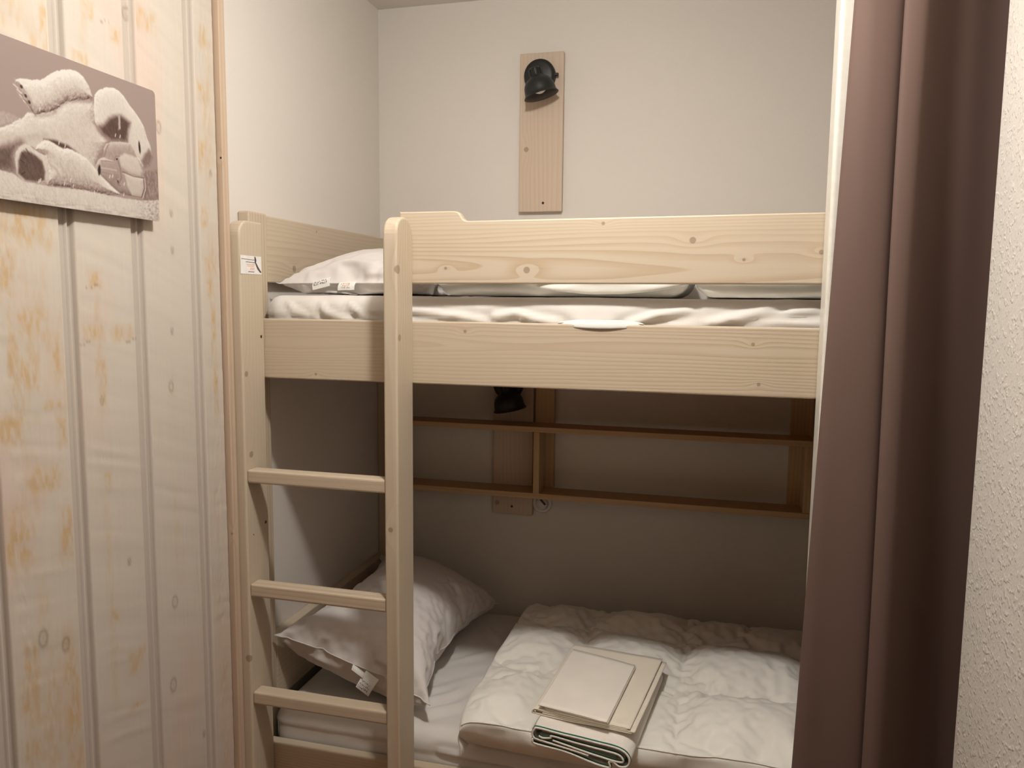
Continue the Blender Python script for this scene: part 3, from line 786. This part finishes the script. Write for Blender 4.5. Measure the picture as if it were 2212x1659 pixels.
def sit_flat(P, nx, ny, base, seam, k):
    T = {}; B = {}; n = 0
    for i in range(nx+1):
        for j in range(ny+1):
            T[i, j] = n; n += 1
            if i in (0, nx) or j in (0, ny): B[i, j] = T[i, j]
            else: B[i, j] = n; n += 1
    Q = P.copy()
    for c in T:
        th = (P[T[c], 2]-P[B[c], 2])*0.5
        Q[B[c], 2] = base + max(seam - 1.3*th, 0.0016*math.sin(c[0]*.9)*math.sin(c[1]*.7)+.0016)
        Q[T[c], 2] = base + seam + th*k if B[c] != T[c] else base + seam
    return Q
PIL_UP = sit_flat(PIL_UP, 26, 40, 1.5095, 0.028, 1.58)
pu, TU, BU = pillow(PIL_UP, 26, 40, 'white pillow at the head of the top bunk, two care tags on its seam', 21, 0.0075, 1.5092)
plo, TL, BL_ = pillow(PIL_LOW + np.array([0.018, -0.028, -0.009]), 28, 42, 'white pillow of the bottom bunk, leaning on the head panel', 33, 0.0036, 0.4775)
def front_seam(T, x):
    k = int(np.argmin(np.abs(T[:, 0, 0]-x))); return T[k, 0]
a = front_seam(TU, -0.955); b = front_seam(TU, -0.895)
care_tag(pu, a+np.array([0, -0.002, 0.004]), (0.97, -0.10, 0.22), (0.10, -0.45, -0.90), 0.050, 0.024, glyphs(.004, .046, .005, .0038, 1, 1)+glyphs(.004, .046, .012, .0042, 1, 2), 'white care tag with dark washing marks')
care_tag(pu, b+np.array([0, -0.002, 0.002]), (1.0, -0.08, 0.03), (-0.10, -0.45, -0.90), 0.046, 0.022, glyphs(.012, .034, .011, .0030, 2, 3)+glyphs(.008, .036, .005, .0034, 2, 4)+glyphs(.010, .034, .016, .0024, 1, 6), 'white care tag with orange print')
c = front_seam(TL, -0.80)
care_tag(plo, c+np.array([-0.012, -0.002, 0.002]), (0.86, -0.12, -0.42), (-0.30, -0.62, -0.62), 0.040, 0.045, glyphs(.004, .036, .030, .0030, 1, 8)+glyphs(.004, .036, .023, .0030, 1, 9)+glyphs(.004, .036, .037, .0034, 1, 10), 'white care tag hanging from the seam')
care_tag(plo, front_seam(TL, -0.845)+np.array([0, -0.002, 0.001]), (0.86, -0.12, -0.40), (0.1, -0.80, -0.45), 0.036, 0.016, [], 'small white care tag')

# quilted duvet of the lower bunk
def duvet_low():
    nx, ny = DUVET_DIM; (si_, sj_) = DUVET_SEAMS
    P = DUVET.reshape(nx, ny, 3)
    X, Y, Z = P[..., 0], P[..., 1], P[..., 2]
    # pressed down under the folded linen
    m = sstep(-.43, -.35, X)*sstep(-.05, -.13, X)*sstep(1.95, 1.88, Y)
    P[..., 2] = np.where(Z > 0.559, Z*(1-m) + 0.559*m, Z)
    # the front edge: an even rounded roll that tucks back onto the mattress
    for _ in range(8):
        Q = P.copy(); Q[1:-1, :6] = (P[:-2, :6]+2*P[1:-1, :6]+P[2:, :6])/4; P[3:-3, :6] = Q[3:-3, :6]
        Q = P.copy(); Q[:6, 1:-1] = (P[:6, :-2]+2*P[:6, 1:-1]+P[:6, 2:])/4; P[:6, 6:-3] = Q[:6, 6:-3]
    for j in range(6):
        t = (5-j)/5
        P[:, j, 1] += .036*t**1.5 - .012*math.sin(math.pi*min(1, t*1.1))
        P[:, j, 1] -= .030*t*np.clip((P[:, j, 0]+.53)/.75, 0, 1)
    P[..., 2] = np.maximum(P[..., 2], 0.4755)
    G = densify(P, 3); X, Y, Z = G[..., 0], G[..., 1], G[..., 2]
    I, J = np.meshgrid(np.arange(G.shape[0])/3, np.arange(G.shape[1])/3, indexing='ij')
    N = grid_normals(G); h = 0.0155
    top = sstep(3.5, 5.5, np.minimum(np.minimum(I, nx-1-I), np.minimum(J, ny-1-J)))
    d = np.zeros(X.shape)
    for c in (si_[0], si_[1]):
        e = np.abs(I-c)*h; q = Y + .02*(fbm(Y*8, e*20, 61)-.5)
        d += (0.0050*(fbm(q*42, e*7, int(c), 2)-.5)*2*np.exp(-e/.055) - 0.0035*np.exp(-(e/.006)**2))*top
    for c in (sj_[0], sj_[1], sj_[2]):
        e = np.abs(J-c)*h; q = X + .02*(fbm(X*8, e*20, 63)-.5)
        if c > 6: d += (0.0060*(fbm(q*42, e*7, int(c)+7, 2)-.5)*2*np.exp(-e/.055) - 0.0035*np.exp(-(e/.006)**2))*top
        else: d += 0.0055*(fbm(X*34, e*2.5, 12, 2)-.5)*2*np.exp(-e/.06)*sstep(0, .03, e)
    for c, a in ((5, I), (nx-6, I)):
        e = np.abs(a-c)*h; q = Y
        d += 0.0050*(fbm(q*34, e*2.5, int(c)+9, 2)-.5)*2*np.exp(-e/.06)*sstep(0, .03, e)
    # long soft creases over the cells
    w = fbm(X*5, Y*5, 71)
    d += 0.0032*(1-np.abs(2*fbm(X*9+Y*5+w*2, Y*6-X*4+w*2, 73, 3)-1)*2)*top
    pressed = sstep(-.42, -.34, X)*sstep(-.06, -.13, X)*sstep(1.93, 1.87, Y)
    d *= 1-0.85*pressed
    G = G + N*d[..., None]*np.sign(N[..., 2].mean())
    G[..., 2] = np.maximum(G[..., 2], 0.4755)
    me = grid_mesh('folded_duvet', G)
    o = link('folded_duvet', me, M_DUVET, None, True)
    tag(o, 'white quilted duvet folded flat on the bottom bunk, a pile of linen on it', 'duvet', 'folded white duvets')
    bm = bmesh.new()
    tube(bm, [G[i, 15] + np.array([0, -0.0006, 0.0008]) for i in range(15, G.shape[0]-15, 2)], 0.0013, 6)
    link('piping', to_mesh(bm, 'piping'), M_DUVET, o, True)
    return o
duvet_low()

# folded duvets on the top bunk, seen through the gap under the guard rail
def gap_duvet(x0, x1, y0, y1, h, label, seed, lips):
    z0 = 1.5090
    P, F, N = rounded_block(x0, x1, y0, y1, z0, z0+h, h*0.45, (0.012, 0.012, 0.008))
    X, Y, Z = P.T
    t = (Z-z0)/h
    d = 0.012*(fbm(X*6, Z*30, seed)-0.5)*2
    fr = np.clip(-N[:, 1], 0, 1)
    for c, am, ph in lips:
        zc = c + 0.14*np.sin(X*5.2+ph) + 0.10*np.sin(X*11+ph*2)
        d -= am*np.exp(-((t-zc)/0.055)**2)*fr
        d += am*0.7*np.exp(-((t-zc-0.13)/0.09)**2)*fr
    P = P+N*d[:, None]*(np.abs(N[:, 2]) < 0.9)[:, None]
    P[:, 2] = np.maximum(P[:, 2], z0)
    o = fab('folded_duvet', P, F, M_DUVET)
    s = o.modifiers.new('smooth', 'SUBSURF'); s.levels = 1; s.render_levels = 1
    return tag(o, label, 'duvet', 'folded white duvets')
gap_duvet(-0.675, -0.062, 1.80, 2.36, 0.105, 'longer folded white duvet behind the guard rail, beside the top pillow', 3, ((.20, .020, 0.4), (.42, .022, 1.7)))
gap_duvet(-0.052, 0.62, 1.82, 2.36, 0.105, 'folded white duvet at the right end of the top bunk, behind the guard rail', 8, ((.22, .020, 2.4), (.40, .020, 0.2)))

# folded linen: ribbons seen from the side, swept over a four-cornered base
def smooth_path(pts, n):
    pts = np.array(pts, float)
    t = np.linspace(0, len(pts)-1, n)
    i = np.clip(t.astype(int), 0, len(pts)-2); f = (t-i)[:, None]
    p0 = pts[np.clip(i-1, 0, None)]; p1 = pts[i]; p2 = pts[i+1]; p3 = pts[np.clip(i+2, None, len(pts)-1)]
    return 0.5*((2*p1)+(-p0+p2)*f+(2*p0-5*p1+4*p2-p3)*f**2+(-p0+3*p1-3*p2+p3)*f**3)
def ribbon(path, th, base, nt=26, n=70, seed=0, ripple=0.002, t0=0.0, t1=1.0, grow=0.0):
    """path: (s, z) with s across the base (0 left, 1 right); base: FL, FR, BR, BL (x, y)"""
    S = smooth_path(path, n)
    FL, FR, BR, BL = [np.array(b, float) for b in base]
    Wd = np.linalg.norm(FR-FL)
    q = np.stack([S[:, 0]*Wd, S[:, 1]], 1)
    tg = np.gradient(q, axis=0); tg /= np.maximum(np.linalg.norm(tg, axis=1, keepdims=True), 1e-9)
    nr = np.stack([-tg[:, 1], tg[:, 0]], 1)
    loop = np.vstack([q+nr*(th/2+grow), (q-nr*(th/2+grow))[::-1]])
    ts = np.linspace(t0, t1, nt)
    out = []
    for t in ts:
        s = loop[:, 0]/Wd
        xy = (FL[None]*(1-s)[:, None]+FR[None]*s[:, None])*(1-t) + (BL[None]*(1-s)[:, None]+BR[None]*s[:, None])*t
        z = loop[:, 1] + ripple*2*(fbm(xy[:, 0]*14+seed, xy[:, 1]*14, seed)-0.5)
        out.append(np.column_stack([xy, z]))
    P = np.array(out)                      # nt, m, 3
    m = P.shape[1]; F = []
    for i in range(nt-1):
        for j in range(m):
            k = (j+1) % m
            F.append([i*m+j, i*m+k, (i+1)*m+k, (i+1)*m+j])
    h = m//2
    for i, fl in ((0, 0), (nt-1, 1)):
        for j in range(h-1):
            qd = [i*m+j, i*m+j+1, i*m+m-2-j, i*m+m-1-j]; F.append(qd if fl else qd[::-1])
    return P.reshape(-1, 3), F
def merge(parts):
    P = []; F = []; n = 0
    for p, f in parts:
        P.append(p); F += [[a+n for a in q] for q in f]; n += len(p)
    return np.vstack(P), F
# towel at the bottom
TB = [(-.346, 1.522), (-.138, 1.500), (-.098, 1.880), (-.328, 1.900)]
def tz(x, z): return ((x+.3385)/.2015, 1.5+(z-1.5)*1.021 - 0.0005)
A = [tz(*p) for p in ((-.326,.595),(-.335,.597),(-.3385,.606),(-.334,.6165),(-.326,.6205),(-.272,.6165),(-.203,.615),(-.156,.611),(-.1385,.597),(-.141,.580),(-.157,.575),(-.170,.582),(-.178,.580),(-.176,.569),(-.190,.568),(-.219,.572),(-.271,.581),(-.330,.585),(-.338,.590),(-.333,.5955),(-.29,.591),(-.22,.584))]
B = [tz(*p) for p in ((-.325,.603),(-.316,.600),(-.300,.604),(-.296,.609),(-.250,.606),(-.200,.6035),(-.162,.600),(-.150,.590),(-.158,.584),(-.20,.588),(-.26,.5955),(-.295,.600))]
PA, FA = ribbon(A, 0.0042, TB, 26, 150, 2)
PB, FB = ribbon(B, 0.0036, TB, 26, 90, 4)
for q in (PA, PB): q[:, 2] = np.where(q[:, 1] > 1.585, np.maximum(q[:, 2], 0.5606), q[:, 2])
fill = ribbon([tz(-.322, .600), tz(-.27, .5975), tz(-.20, .590), tz(-.165, .590)], 0.013, TB, 20, 24, 4, t0=0.03)
tow = fab('folded_towel', *merge([(PA, FA), (PB, FB), fill]), M_TERRY)
tag(tow, 'thick folded towel with green-striped hem, bottom of the linen pile', 'towel', 'pile of folded linen')
e1 = ribbon(A, 0.0042, TB, 3, 150, 2, t0=0.006, t1=0.016, grow=0.0009)
e2 = ribbon(B, 0.0036, TB, 3, 90, 4, t0=0.006, t1=0.016, grow=0.0009)
tag(fab('hem_stripe', *merge([e1, e2]), M_GREEN, tow), 'dark green stripe along the hem')
f2 = ribbon([tz(-.322, .600), tz(-.27, .5975), tz(-.20, .590), tz(-.165, .590)], 0.014, TB, 3, 24, 4, t0=0.024, t1=0.034)
tag(fab('inner_fold', *f2, M_SHADEG, tow), 'grey green inner fold')
# folded sheet in the middle
MB = [(-.357, 1.570), (-.133, 1.546), (-.089, 1.885), (-.327, 1.908)]
z = 0.6055
s1 = ribbon([(0.97, z), (0.5, z), (0.05, z), (0.0, z+.004), (0.02, z+.0085), (0.1, z+.0085), (0.5, z+.0075), (0.93, z+.0065)], 0.0028, MB, 24, 80, 6, 0.0018)
s2 = ribbon([(1.0, z+.0032), (0.6, z+.0036), (0.1, z+.0042)], 0.0026, MB, 24, 40, 7, 0.0018)
s3 = ribbon([(0.955, z+.0098), (0.5, z+.0108), (0.08, z+.0118), (0.015, z+.0095), (0.03, z+.006)], 0.0026, MB, 24, 60, 8, 0.0022)
sh2 = fab('folded_sheet', *merge([s1, s2, s3]), M_CREAM)
tag(sh2, 'cream folded bed sheet in the middle of the linen pile', 'bed linen', 'pile of folded linen')
# folded pillowcase on top
PB4 = [(-.3435, 1.567), (-.189, 1.537), (-.158, 1.812), (-.319, 1.857)]
z = 0.6205
c1 = ribbon([(0.985, z+.0005), (0.6, z), (0.16, z+.0005), (0.10, z+.002), (0.13, z+.0045), (0.5, z+.0038), (1.0, z+.003)], 0.0022, PB4, 22, 60, 9, 0.0015, t0=0.01)
c2 = ribbon([(0.99, z+.0062), (0.5, z+.0072), (0.0, z+.0068)], 0.0022, PB4, 22, 40, 9, 0.0015)
pc = fab('folded_pillowcase', *merge([c1, c2]), M_LINEN)
tag(pc, 'smaller white folded pillowcase on top of the linen pile', 'bed linen', 'pile of folded linen')
# ------------------------------------------------------------------ curtain
def curtain():
    path = np.array([(.186,1.508),(.191,1.501),(.206,1.494),(.234,1.490),(.262,1.488),(.284,1.490),(.300,1.498),(.308,1.503),(.307,1.499),(.299,1.491),(.291,1.484),(.2885,1.478),(.293,1.472),(.305,1.469),(.317,1.471),(.328,1.479),(.343,1.493),(.366,1.510),(.402,1.526),(.448,1.537),(.52,1.535)])
    S = smooth_path(path, 170)
    zs = np.concatenate([np.linspace(0.03, 2.41, 90)])
    P = np.zeros((170, len(zs), 3))
    for j, zz in enumerate(zs):
        k = zz-1.36
        lw = sstep(.30, .19, S[:, 0])
        rid = np.exp(-((S[:, 0]-.318)/.03)**2)
        x = S[:, 0] + lw*(0.0065+0.027*k) + (0.006*np.sin(zz*2.1+0.6))*sstep(.2, .3, S[:, 0])*sstep(.5, .40, S[:, 0]) + rid*0.010*k
        y = S[:, 1] + 0.004*np.sin(zz*3.1+S[:, 0]*26)*sstep(.19, .23, S[:, 0])*sstep(.46, .40, S[:, 0])
        y = np.minimum(y, 1.546)
        P[:, j] = np.column_stack([x, y, np.full_like(x, zz)])
    me = grid_mesh('curtain', P)
    t = NT('brown_blackout'); p = t.obj()
    wv = t.noise(t.vmath('MULTIPLY', p, (1, 1, 1)), 1500.0, 1.0)
    t.bump(wv, 0.08, 0.001)
    t.b.inputs['Sheen Weight'].default_value = 0.08; t.b.inputs['Sheen Roughness'].default_value = 0.4
    t.b.inputs['Sheen Tint'].default_value = (1.0, 0.85, 0.75, 1)
    o = link('curtain', me, t.done(srgb(106, 86, 78), 0.65, 0.15), None, True)
    s = o.modifiers.new('thickness', 'SOLIDIFY'); s.thickness = 0.0016; s.offset = 0
    tag(o, 'brown blackout curtain drawn aside at the right of the bunks', 'curtain')
curtain()
# ------------------------------------------------------------------ wall picture: sepia photo print of a bear rolling on its back
def wall_picture():
    SH = {
  'ground': [(600, 1690), (877, 1687), (952, 1685), (973, 1684), (993, 1675), (1050, 1674), (1112, 1678), (1165, 1676), (1208, 1676), (1254, 1678), (1310, 1686), (1310, 1620), (600, 1610)],
  'rock': [(1254, 1726), (1270, 1735), (1310, 1744), (1310, 1681), (1254, 1680)],
  'ridge': [(600, 1770), (800, 1775), (901, 1767), (958, 1772), (971, 1773), (981, 1772), (989, 1770), (984, 1763), (969, 1756), (898, 1732), (600, 1730)],
  'body': [(760, 1700), (830, 1716), (898, 1724), (957, 1748), (978, 1758), (995, 1770), (1007, 1781), (1029, 1783), (1058, 1795), (1075, 1811), (1085, 1818), (1106, 1825), (1142, 1831), (1146, 1814), (1142, 1793), (1158, 1778), (1179, 1772), (1167, 1758), (1150, 1738), (1143, 1723), (1148, 1707), (1167, 1698), (1180, 1690), (1194, 1683), (1165, 1678), (1112, 1678), (1050, 1675), (993, 1675), (979, 1687), (952, 1686), (895, 1687), (760, 1690)],
  'belly': [(850, 1706), (897, 1714), (955, 1721), (976, 1729), (993, 1736), (997, 1733), (982, 1721), (977, 1708), (978, 1689), (952, 1686), (895, 1685), (850, 1690)],
  'leg': [(987, 1825), (990, 1826), (1004, 1830), (1017, 1832), (1035, 1837), (1045, 1844), (1054, 1851), (1074, 1862), (1093, 1869), (1108, 1870), (1121, 1865), (1133, 1852), (1140, 1836), (1121, 1827), (1106, 1824), (1083, 1816), (1070, 1806), (1058, 1796), (1046, 1792), (1029, 1784), (1020, 1782), (1012, 1786), (1003, 1793), (995, 1800), (990, 1808)],
  'sole': [(987, 1823), (993, 1824), (1000, 1819), (1008, 1809), (1015, 1800), (1023, 1791), (1022, 1783), (1016, 1784), (1003, 1793), (994, 1801), (989, 1810)],
  'arm': [(1144, 1837), (1148, 1845), (1155, 1852), (1171, 1860), (1191, 1864), (1202, 1862), (1213, 1856), (1227, 1843), (1239, 1835), (1252, 1824), (1262, 1812), (1269, 1794), (1276, 1782), (1281, 1765), (1271, 1744), (1255, 1738), (1246, 1748), (1234, 1761), (1217, 1777), (1179, 1771), (1158, 1778), (1143, 1795), (1142, 1815)],
  'armdark': [(1150, 1790), (1163, 1797), (1175, 1810), (1188, 1817), (1205, 1821), (1228, 1813), (1222, 1799), (1217, 1778), (1179, 1772), (1158, 1779)],
  'armfold': [(1198, 1819), (1202, 1820), (1202, 1797), (1197, 1794)],
  'hand': [(1251, 1750), (1259, 1762), (1273, 1775), (1279, 1770), (1281, 1761), (1272, 1744), (1258, 1738)],
  'foot': [(979, 1706), (982, 1716), (991, 1728), (999, 1732), (1010, 1731), (1019, 1726), (1030, 1723), (1039, 1721), (1040, 1706), (1041, 1682), (1015, 1676), (993, 1675), (981, 1684)],
  'footsole': [(985, 1704), (989, 1715), (997, 1722), (1010, 1721), (1020, 1717), (1029, 1711), (1034, 1696), (1032, 1682), (1015, 1677), (996, 1677), (983, 1685)],
  'fore': [(1017, 1728), (1026, 1739), (1036, 1745), (1050, 1744), (1070, 1738), (1080, 1741), (1100, 1738), (1120, 1731), (1140, 1716), (1156, 1703), (1180, 1687), (1194, 1682), (1165, 1678), (1133, 1678), (1086, 1678), (1036, 1677), (1039, 1706), (1034, 1720)],
  'foreshade': [(1034, 1746), (1055, 1749), (1081, 1746), (1103, 1737), (1112, 1730), (1095, 1735), (1080, 1739), (1070, 1737), (1050, 1744)],
  'head': [(1159, 1754), (1165, 1763), (1179, 1770), (1200, 1774), (1223, 1776), (1233, 1765), (1236, 1755), (1248, 1751), (1251, 1736), (1257, 1720), (1257, 1700), (1250, 1683), (1218, 1682), (1194, 1684), (1172, 1695), (1153, 1708), (1144, 1715), (1143, 1727), (1151, 1737), (1161, 1740)],
  'brow': [(1195, 1746), (1210, 1755), (1231, 1754), (1246, 1746), (1253, 1730), (1247, 1721), (1220, 1722), (1200, 1730)],
  'muzzle': [(1207, 1721), (1229, 1719), (1255, 1718), (1256, 1700), (1248, 1683), (1224, 1683), (1213, 1698)],
  'cheek': [(1152, 1734), (1186, 1738), (1192, 1727), (1193, 1712), (1172, 1699), (1153, 1708)]}
    y0, y1, z0, z1 = .70, 1.2945, 1.6435, 1.8845
    ys = np.concatenate([np.arange(y0, .93, .006), np.arange(.93, y1-.0005, .00125), [y1]])
    zs = np.append(np.arange(z0, z1-.0005, .00125), z1)
    Y, Z = np.meshgrid(ys, zs, indexing='ij')
    A, B = Y*1000, Z*1000
    wob = 3.2*(fbm(A*.22, B*.22, 71, 3)-.5)           # furry outline
    def sdf(pts, w=1.0):
        a = A + wob*w; b = B - wob*w
        d = np.full(A.shape, 1e9); ins = np.zeros(A.shape, bool); n = len(pts)
        for k in range(n):
            ax, ay = pts[k]; bx, by = pts[(k+1) % n]
            dx, dy = bx-ax, by-ay
            t = np.clip(((a-ax)*dx+(b-ay)*dy)/(dx*dx+dy*dy), 0, 1)
            d = np.minimum(d, np.hypot(a-ax-t*dx, b-ay-t*dy))
            if dy != 0:
                c = ((ay > b) != (by > b)) & (a < dx*(b-ay)/dy+ax); ins ^= c
        return np.where(ins, -d, d)
    fur = fbm(A*.5+B*.18, B*.16-A*.05, 81, 4)-.5
    fine = fbm(A*1.6, B*.9, 91, 2)-.5
    v = .535 + .02*(fbm(A*.01, B*.012, 75)-.5)
    def lay(name, val, soft=1.6, fu=.10, w=1.0, dome=None, rng=0.0, dirn=(-.35, .93)):
        """paint a shape; dome: radius over which its edge turns away, rng: how much it darkens there"""
        nonlocal v
        s = sdf(SH[name], w)
        c = val + fu*fur*1.6 + fu*.8*fine
        if dome:
            h = np.sqrt(np.clip(1-np.clip(1+s/dome, 0, 1)**2, 0, 1))
            gy = np.gradient(s, axis=0)/np.gradient(A, axis=0); gz = np.gradient(s, axis=1)/np.gradient(B, axis=1)
            tilt = (gy*dirn[0]+gz*dirn[1])*(1-h)
            c = c + rng*tilt
        m = sstep(soft, -soft, s)
        v = v*(1-m)+c*m
    lay('ridge', .66, 2, .16, 1.2)
    lay('rock', .47, 3, .3, 1.0)
    lay('body', .86, 1.6, .14, 1.2, 46, .42)
    for pts, wd, val, kk in (([(1058, 1797), (1075, 1811), (1085, 1817), (1106, 1823), (1140, 1829)], 5, .42, .75), ([(1143, 1793), (1150, 1783), (1165, 1774), (1180, 1768)], 5, .40, .7), ([(1020, 1779), (1045, 1786), (1060, 1793)], 4, .48, .6), ([(1145, 1712), (1142, 1726), (1150, 1740), (1160, 1755), (1172, 1766)], 6, .40, .75), ([(960, 1735), (1000, 1742), (1040, 1752)], 9, .60, .5)):
        dd, _ = seg_dist(A, B, pts); mm = kk*np.exp(-(dd/wd)**2); v = v*(1-mm)+val*mm
    lay('belly', .30, 9, .10, .6)
    lay('foreshade', .20, 3.5, .06, .5)
    lay('leg', .80, 1.2, .14, 1.0, 30, .62)
    lay('sole', .60, 2.0, .22, .8)
    lay('arm', .84, 1.0, .11, .8, 30, .34)
    lay('armdark', .26, 7.0, .08, .6)
    lay('armfold', .66, 2.0, .02, .3)
    lay('hand', .40, 5.0, .1, .5)
    lay('fore', .74, 1.8, .13, 1.2, 34, .55)
    lay('foot', .80, 1.4, .12, .9, 14, .12)
    lay('footsole', .28, 3.0, .08, .5)
    lay('head', .56, 1.4, .07, .5, 20, .34)
    lay('brow', .74, 3.5, .04, .3, 14, .16)
    lay('cheek', .55, 3.0, .05, .3, 12, .16)
    lay('muzzle', .72, 1.6, .04, .3, 16, .18)
    lay('ground', .84, 1.5, .16, .8)
    low = sstep(1664, 1646, B+(A-950)*.004)
    v = v - .13*low*sstep(.35, .6, fbm(A*.05, B*.4, 95))
    v = v - .22*sstep(1215, 1275, A)*sstep(1686, 1676, B)*sstep(.3, .7, fbm(A*.3, B*.5, 97))
    def spot(a, b, ra, rb, val, ang=0.0, soft=.35):
        nonlocal v
        c, s = math.cos(math.radians(ang)), math.sin(math.radians(ang))
        x = ((A-a)*c+(B-b)*s)/ra; y = (-(A-a)*s+(B-b)*c)/rb
        m = sstep(1+soft, 1-soft, np.hypot(x, y)); v = v*(1-m)+val*m
    def line(pts, wd, val, k=1.0):
        nonlocal v
        d, _ = seg_dist(A, B, pts); m = k*np.exp(-(d/wd)**2); v = v*(1-m)+val*m
    for a, b in ((998, 1817), (1005, 1805), (1011, 1797)): spot(a, b, 2.2, 2.8, .10, 35)
    for a, b in ((987, 1816), (993, 1810), (997, 1803), (1003, 1796)): line([(a-3, b+1), (a+5, b-3)], .8, .93)
    for a, b in ((1003, 1800), (1012, 1792), (1018, 1786)): line([(a-6, b+5), (a+4, b-7)], .8, .25, .7)
    spot(1147.5, 1716, 3.0, 9.0, .06, -8); line([(1142, 1706), (1141, 1722), (1147, 1733), (1158, 1738), (1186, 1736)], .9, .86, .8)
    spot(1248, 1773, 2.6, 11, .04, 4); line([(1244, 1785), (1243, 1768), (1247, 1758)], 1.0, .88, .7)
    spot(1190, 1742, 2.4, 1.8, .10, 30); line([(1183, 1738), (1188, 1747), (1197, 1748)], .9, .38, .8)
    spot(1190.5, 1703, 1.6, 3.0, .10, 20); line([(1186, 1708), (1190, 1698), (1196, 1697)], .9, .36, .8)
    line([(1242, 1754), (1247, 1751), (1249, 1746)], 1.0, .95)
    line([(1255, 1718), (1256, 1700), (1248, 1683)], 1.0, .22, .8); line([(1258, 1718), (1259.5, 1700), (1251, 1682)], .9, .9, .8)
    line([(1262, 1732), (1264, 1703), (1257, 1683)], 1.2, .3, .8)
    line([(1202, 1722), (1229, 1718), (1255, 1719)], 1.1, .28, .8); line([(1203, 1719.5), (1229, 1715.5), (1254, 1716)], .9, .86, .7)
    line([(1193, 1739), (1197, 1728), (1199, 1711), (1192, 1700)], 1.6, .35, .7)
    line([(1153, 1733), (1170, 1735), (1186, 1736)], 1.0, .38, .6); line([(1153, 1721), (1172, 1722), (1188, 1722)], 1.2, .82, .5)
    line([(1154, 1714), (1175, 1713), (1190, 1715)], 1.2, .40, .5)
    line([(1161, 1742), (1166, 1756), (1172, 1764)], 1.6, .38, .6)
    for p in ([(1000, 1725), (1006, 1718)], [(992, 1718), (999, 1711)], [(989, 1706), (996, 1703)], [(990, 1685), (996, 1689)]): line(p, .9, .12)
    line([(1045, 1707), (1056, 1703), (1063, 1694), (1061, 1683)], 2.2, .60, .6); line([(1050, 1711), (1060, 1705), (1066, 1694)], 2.0, .86, .5)
    line([(1010, 1730), (1022, 1725), (1034, 1722)], 1.2, .35, .6)
    for a, b in ((1030, 1791), (1189, 1783), (1200, 1783), (1024, 1681), (1021, 1679), (1071, 1682), (1089, 1681), (1171, 1709), (1178, 1711), (1205, 1701), (1203, 1682), (1134, 1677), (1064, 1746), (1076, 1743), (1084, 1690)):
        line([(a-.6, b-2.2), (a+.8, b+2.4)], .9, .97, .9)
    ramp_x = [0, .25, .5, .75, 1.0]
    rc = np.array([srgb(*c)[:3] for c in ((24, 17, 15), (98, 76, 68), (168, 146, 137), (216, 203, 192), (246, 238, 228))])
    rc *= 0.64
    v = np.clip(v, 0, 1)
    col = np.stack([np.interp(v, ramp_x, rc[:, k]) for k in range(3)], -1)
    # rounded corners of the print
    r = .008
    Yq, Zq = Y.copy(), Z.copy()
    for cy, cz, sy, szz in ((y1-r, z1-r, 1, 1), (y0+r, z1-r, -1, 1), (y1-.002, z0+.002, 1, -1), (y0+r, z0+r, -1, -1)):
        rr = .002 if (sy == 1 and szz == -1) else r
        m = ((Y-cy)*sy > 0) & ((Z-cz)*szz > 0)
        L = np.maximum(np.hypot(Y-cy, Z-cz), 1e-9); k = np.minimum(1, rr/L)
        Yq = np.where(m, cy+(Y-cy)*k, Yq); Zq = np.where(m, cz+(Z-cz)*k, Zq)
    root = tag(empty('wall_picture', (-1.06, 1.0, z0)), 'sepia photo print of a white bear rolling on its back, hung on the plank wall', 'picture')
    P = np.stack([np.full_like(Yq, -1.0398), Yq, Zq], -1)
    me = grid_mesh('photo_print', P, col)
    t = NT('photo_print'); at = t.n('ShaderNodeAttribute', attribute_name='paint')
    link('photo_print', me, t.done(at.outputs['Color'], 0.45, 0.25), root)
    pts = [(y1, z0+.001), (y1, z1-r)] + arc(y1-r, z1-r, r, 0, 90, 6)[1:] + arc(y0+r, z1-r, r, 90, 180, 6) + arc(y0+r, z0+r, r, 180, 270, 6) + [(y1-.001, z0)]
    prism('backing_panel', plain('picture_panel', srgb(206, 190, 180), 0.5, 0.3), root, pts, 0, -1.0445, -1.0400)
    M_B = plain('picture_block', srgb(120, 110, 102), 0.6, 0.3)
    for y in (.80, 1.19): box('spacer_block', M_B, root, -1.0590, -1.0445, y-.02, y+.02, 1.70, 1.83)
wall_picture()
for o in list(sc.objects):
    if o.type == 'MESH':
        o.data.update()
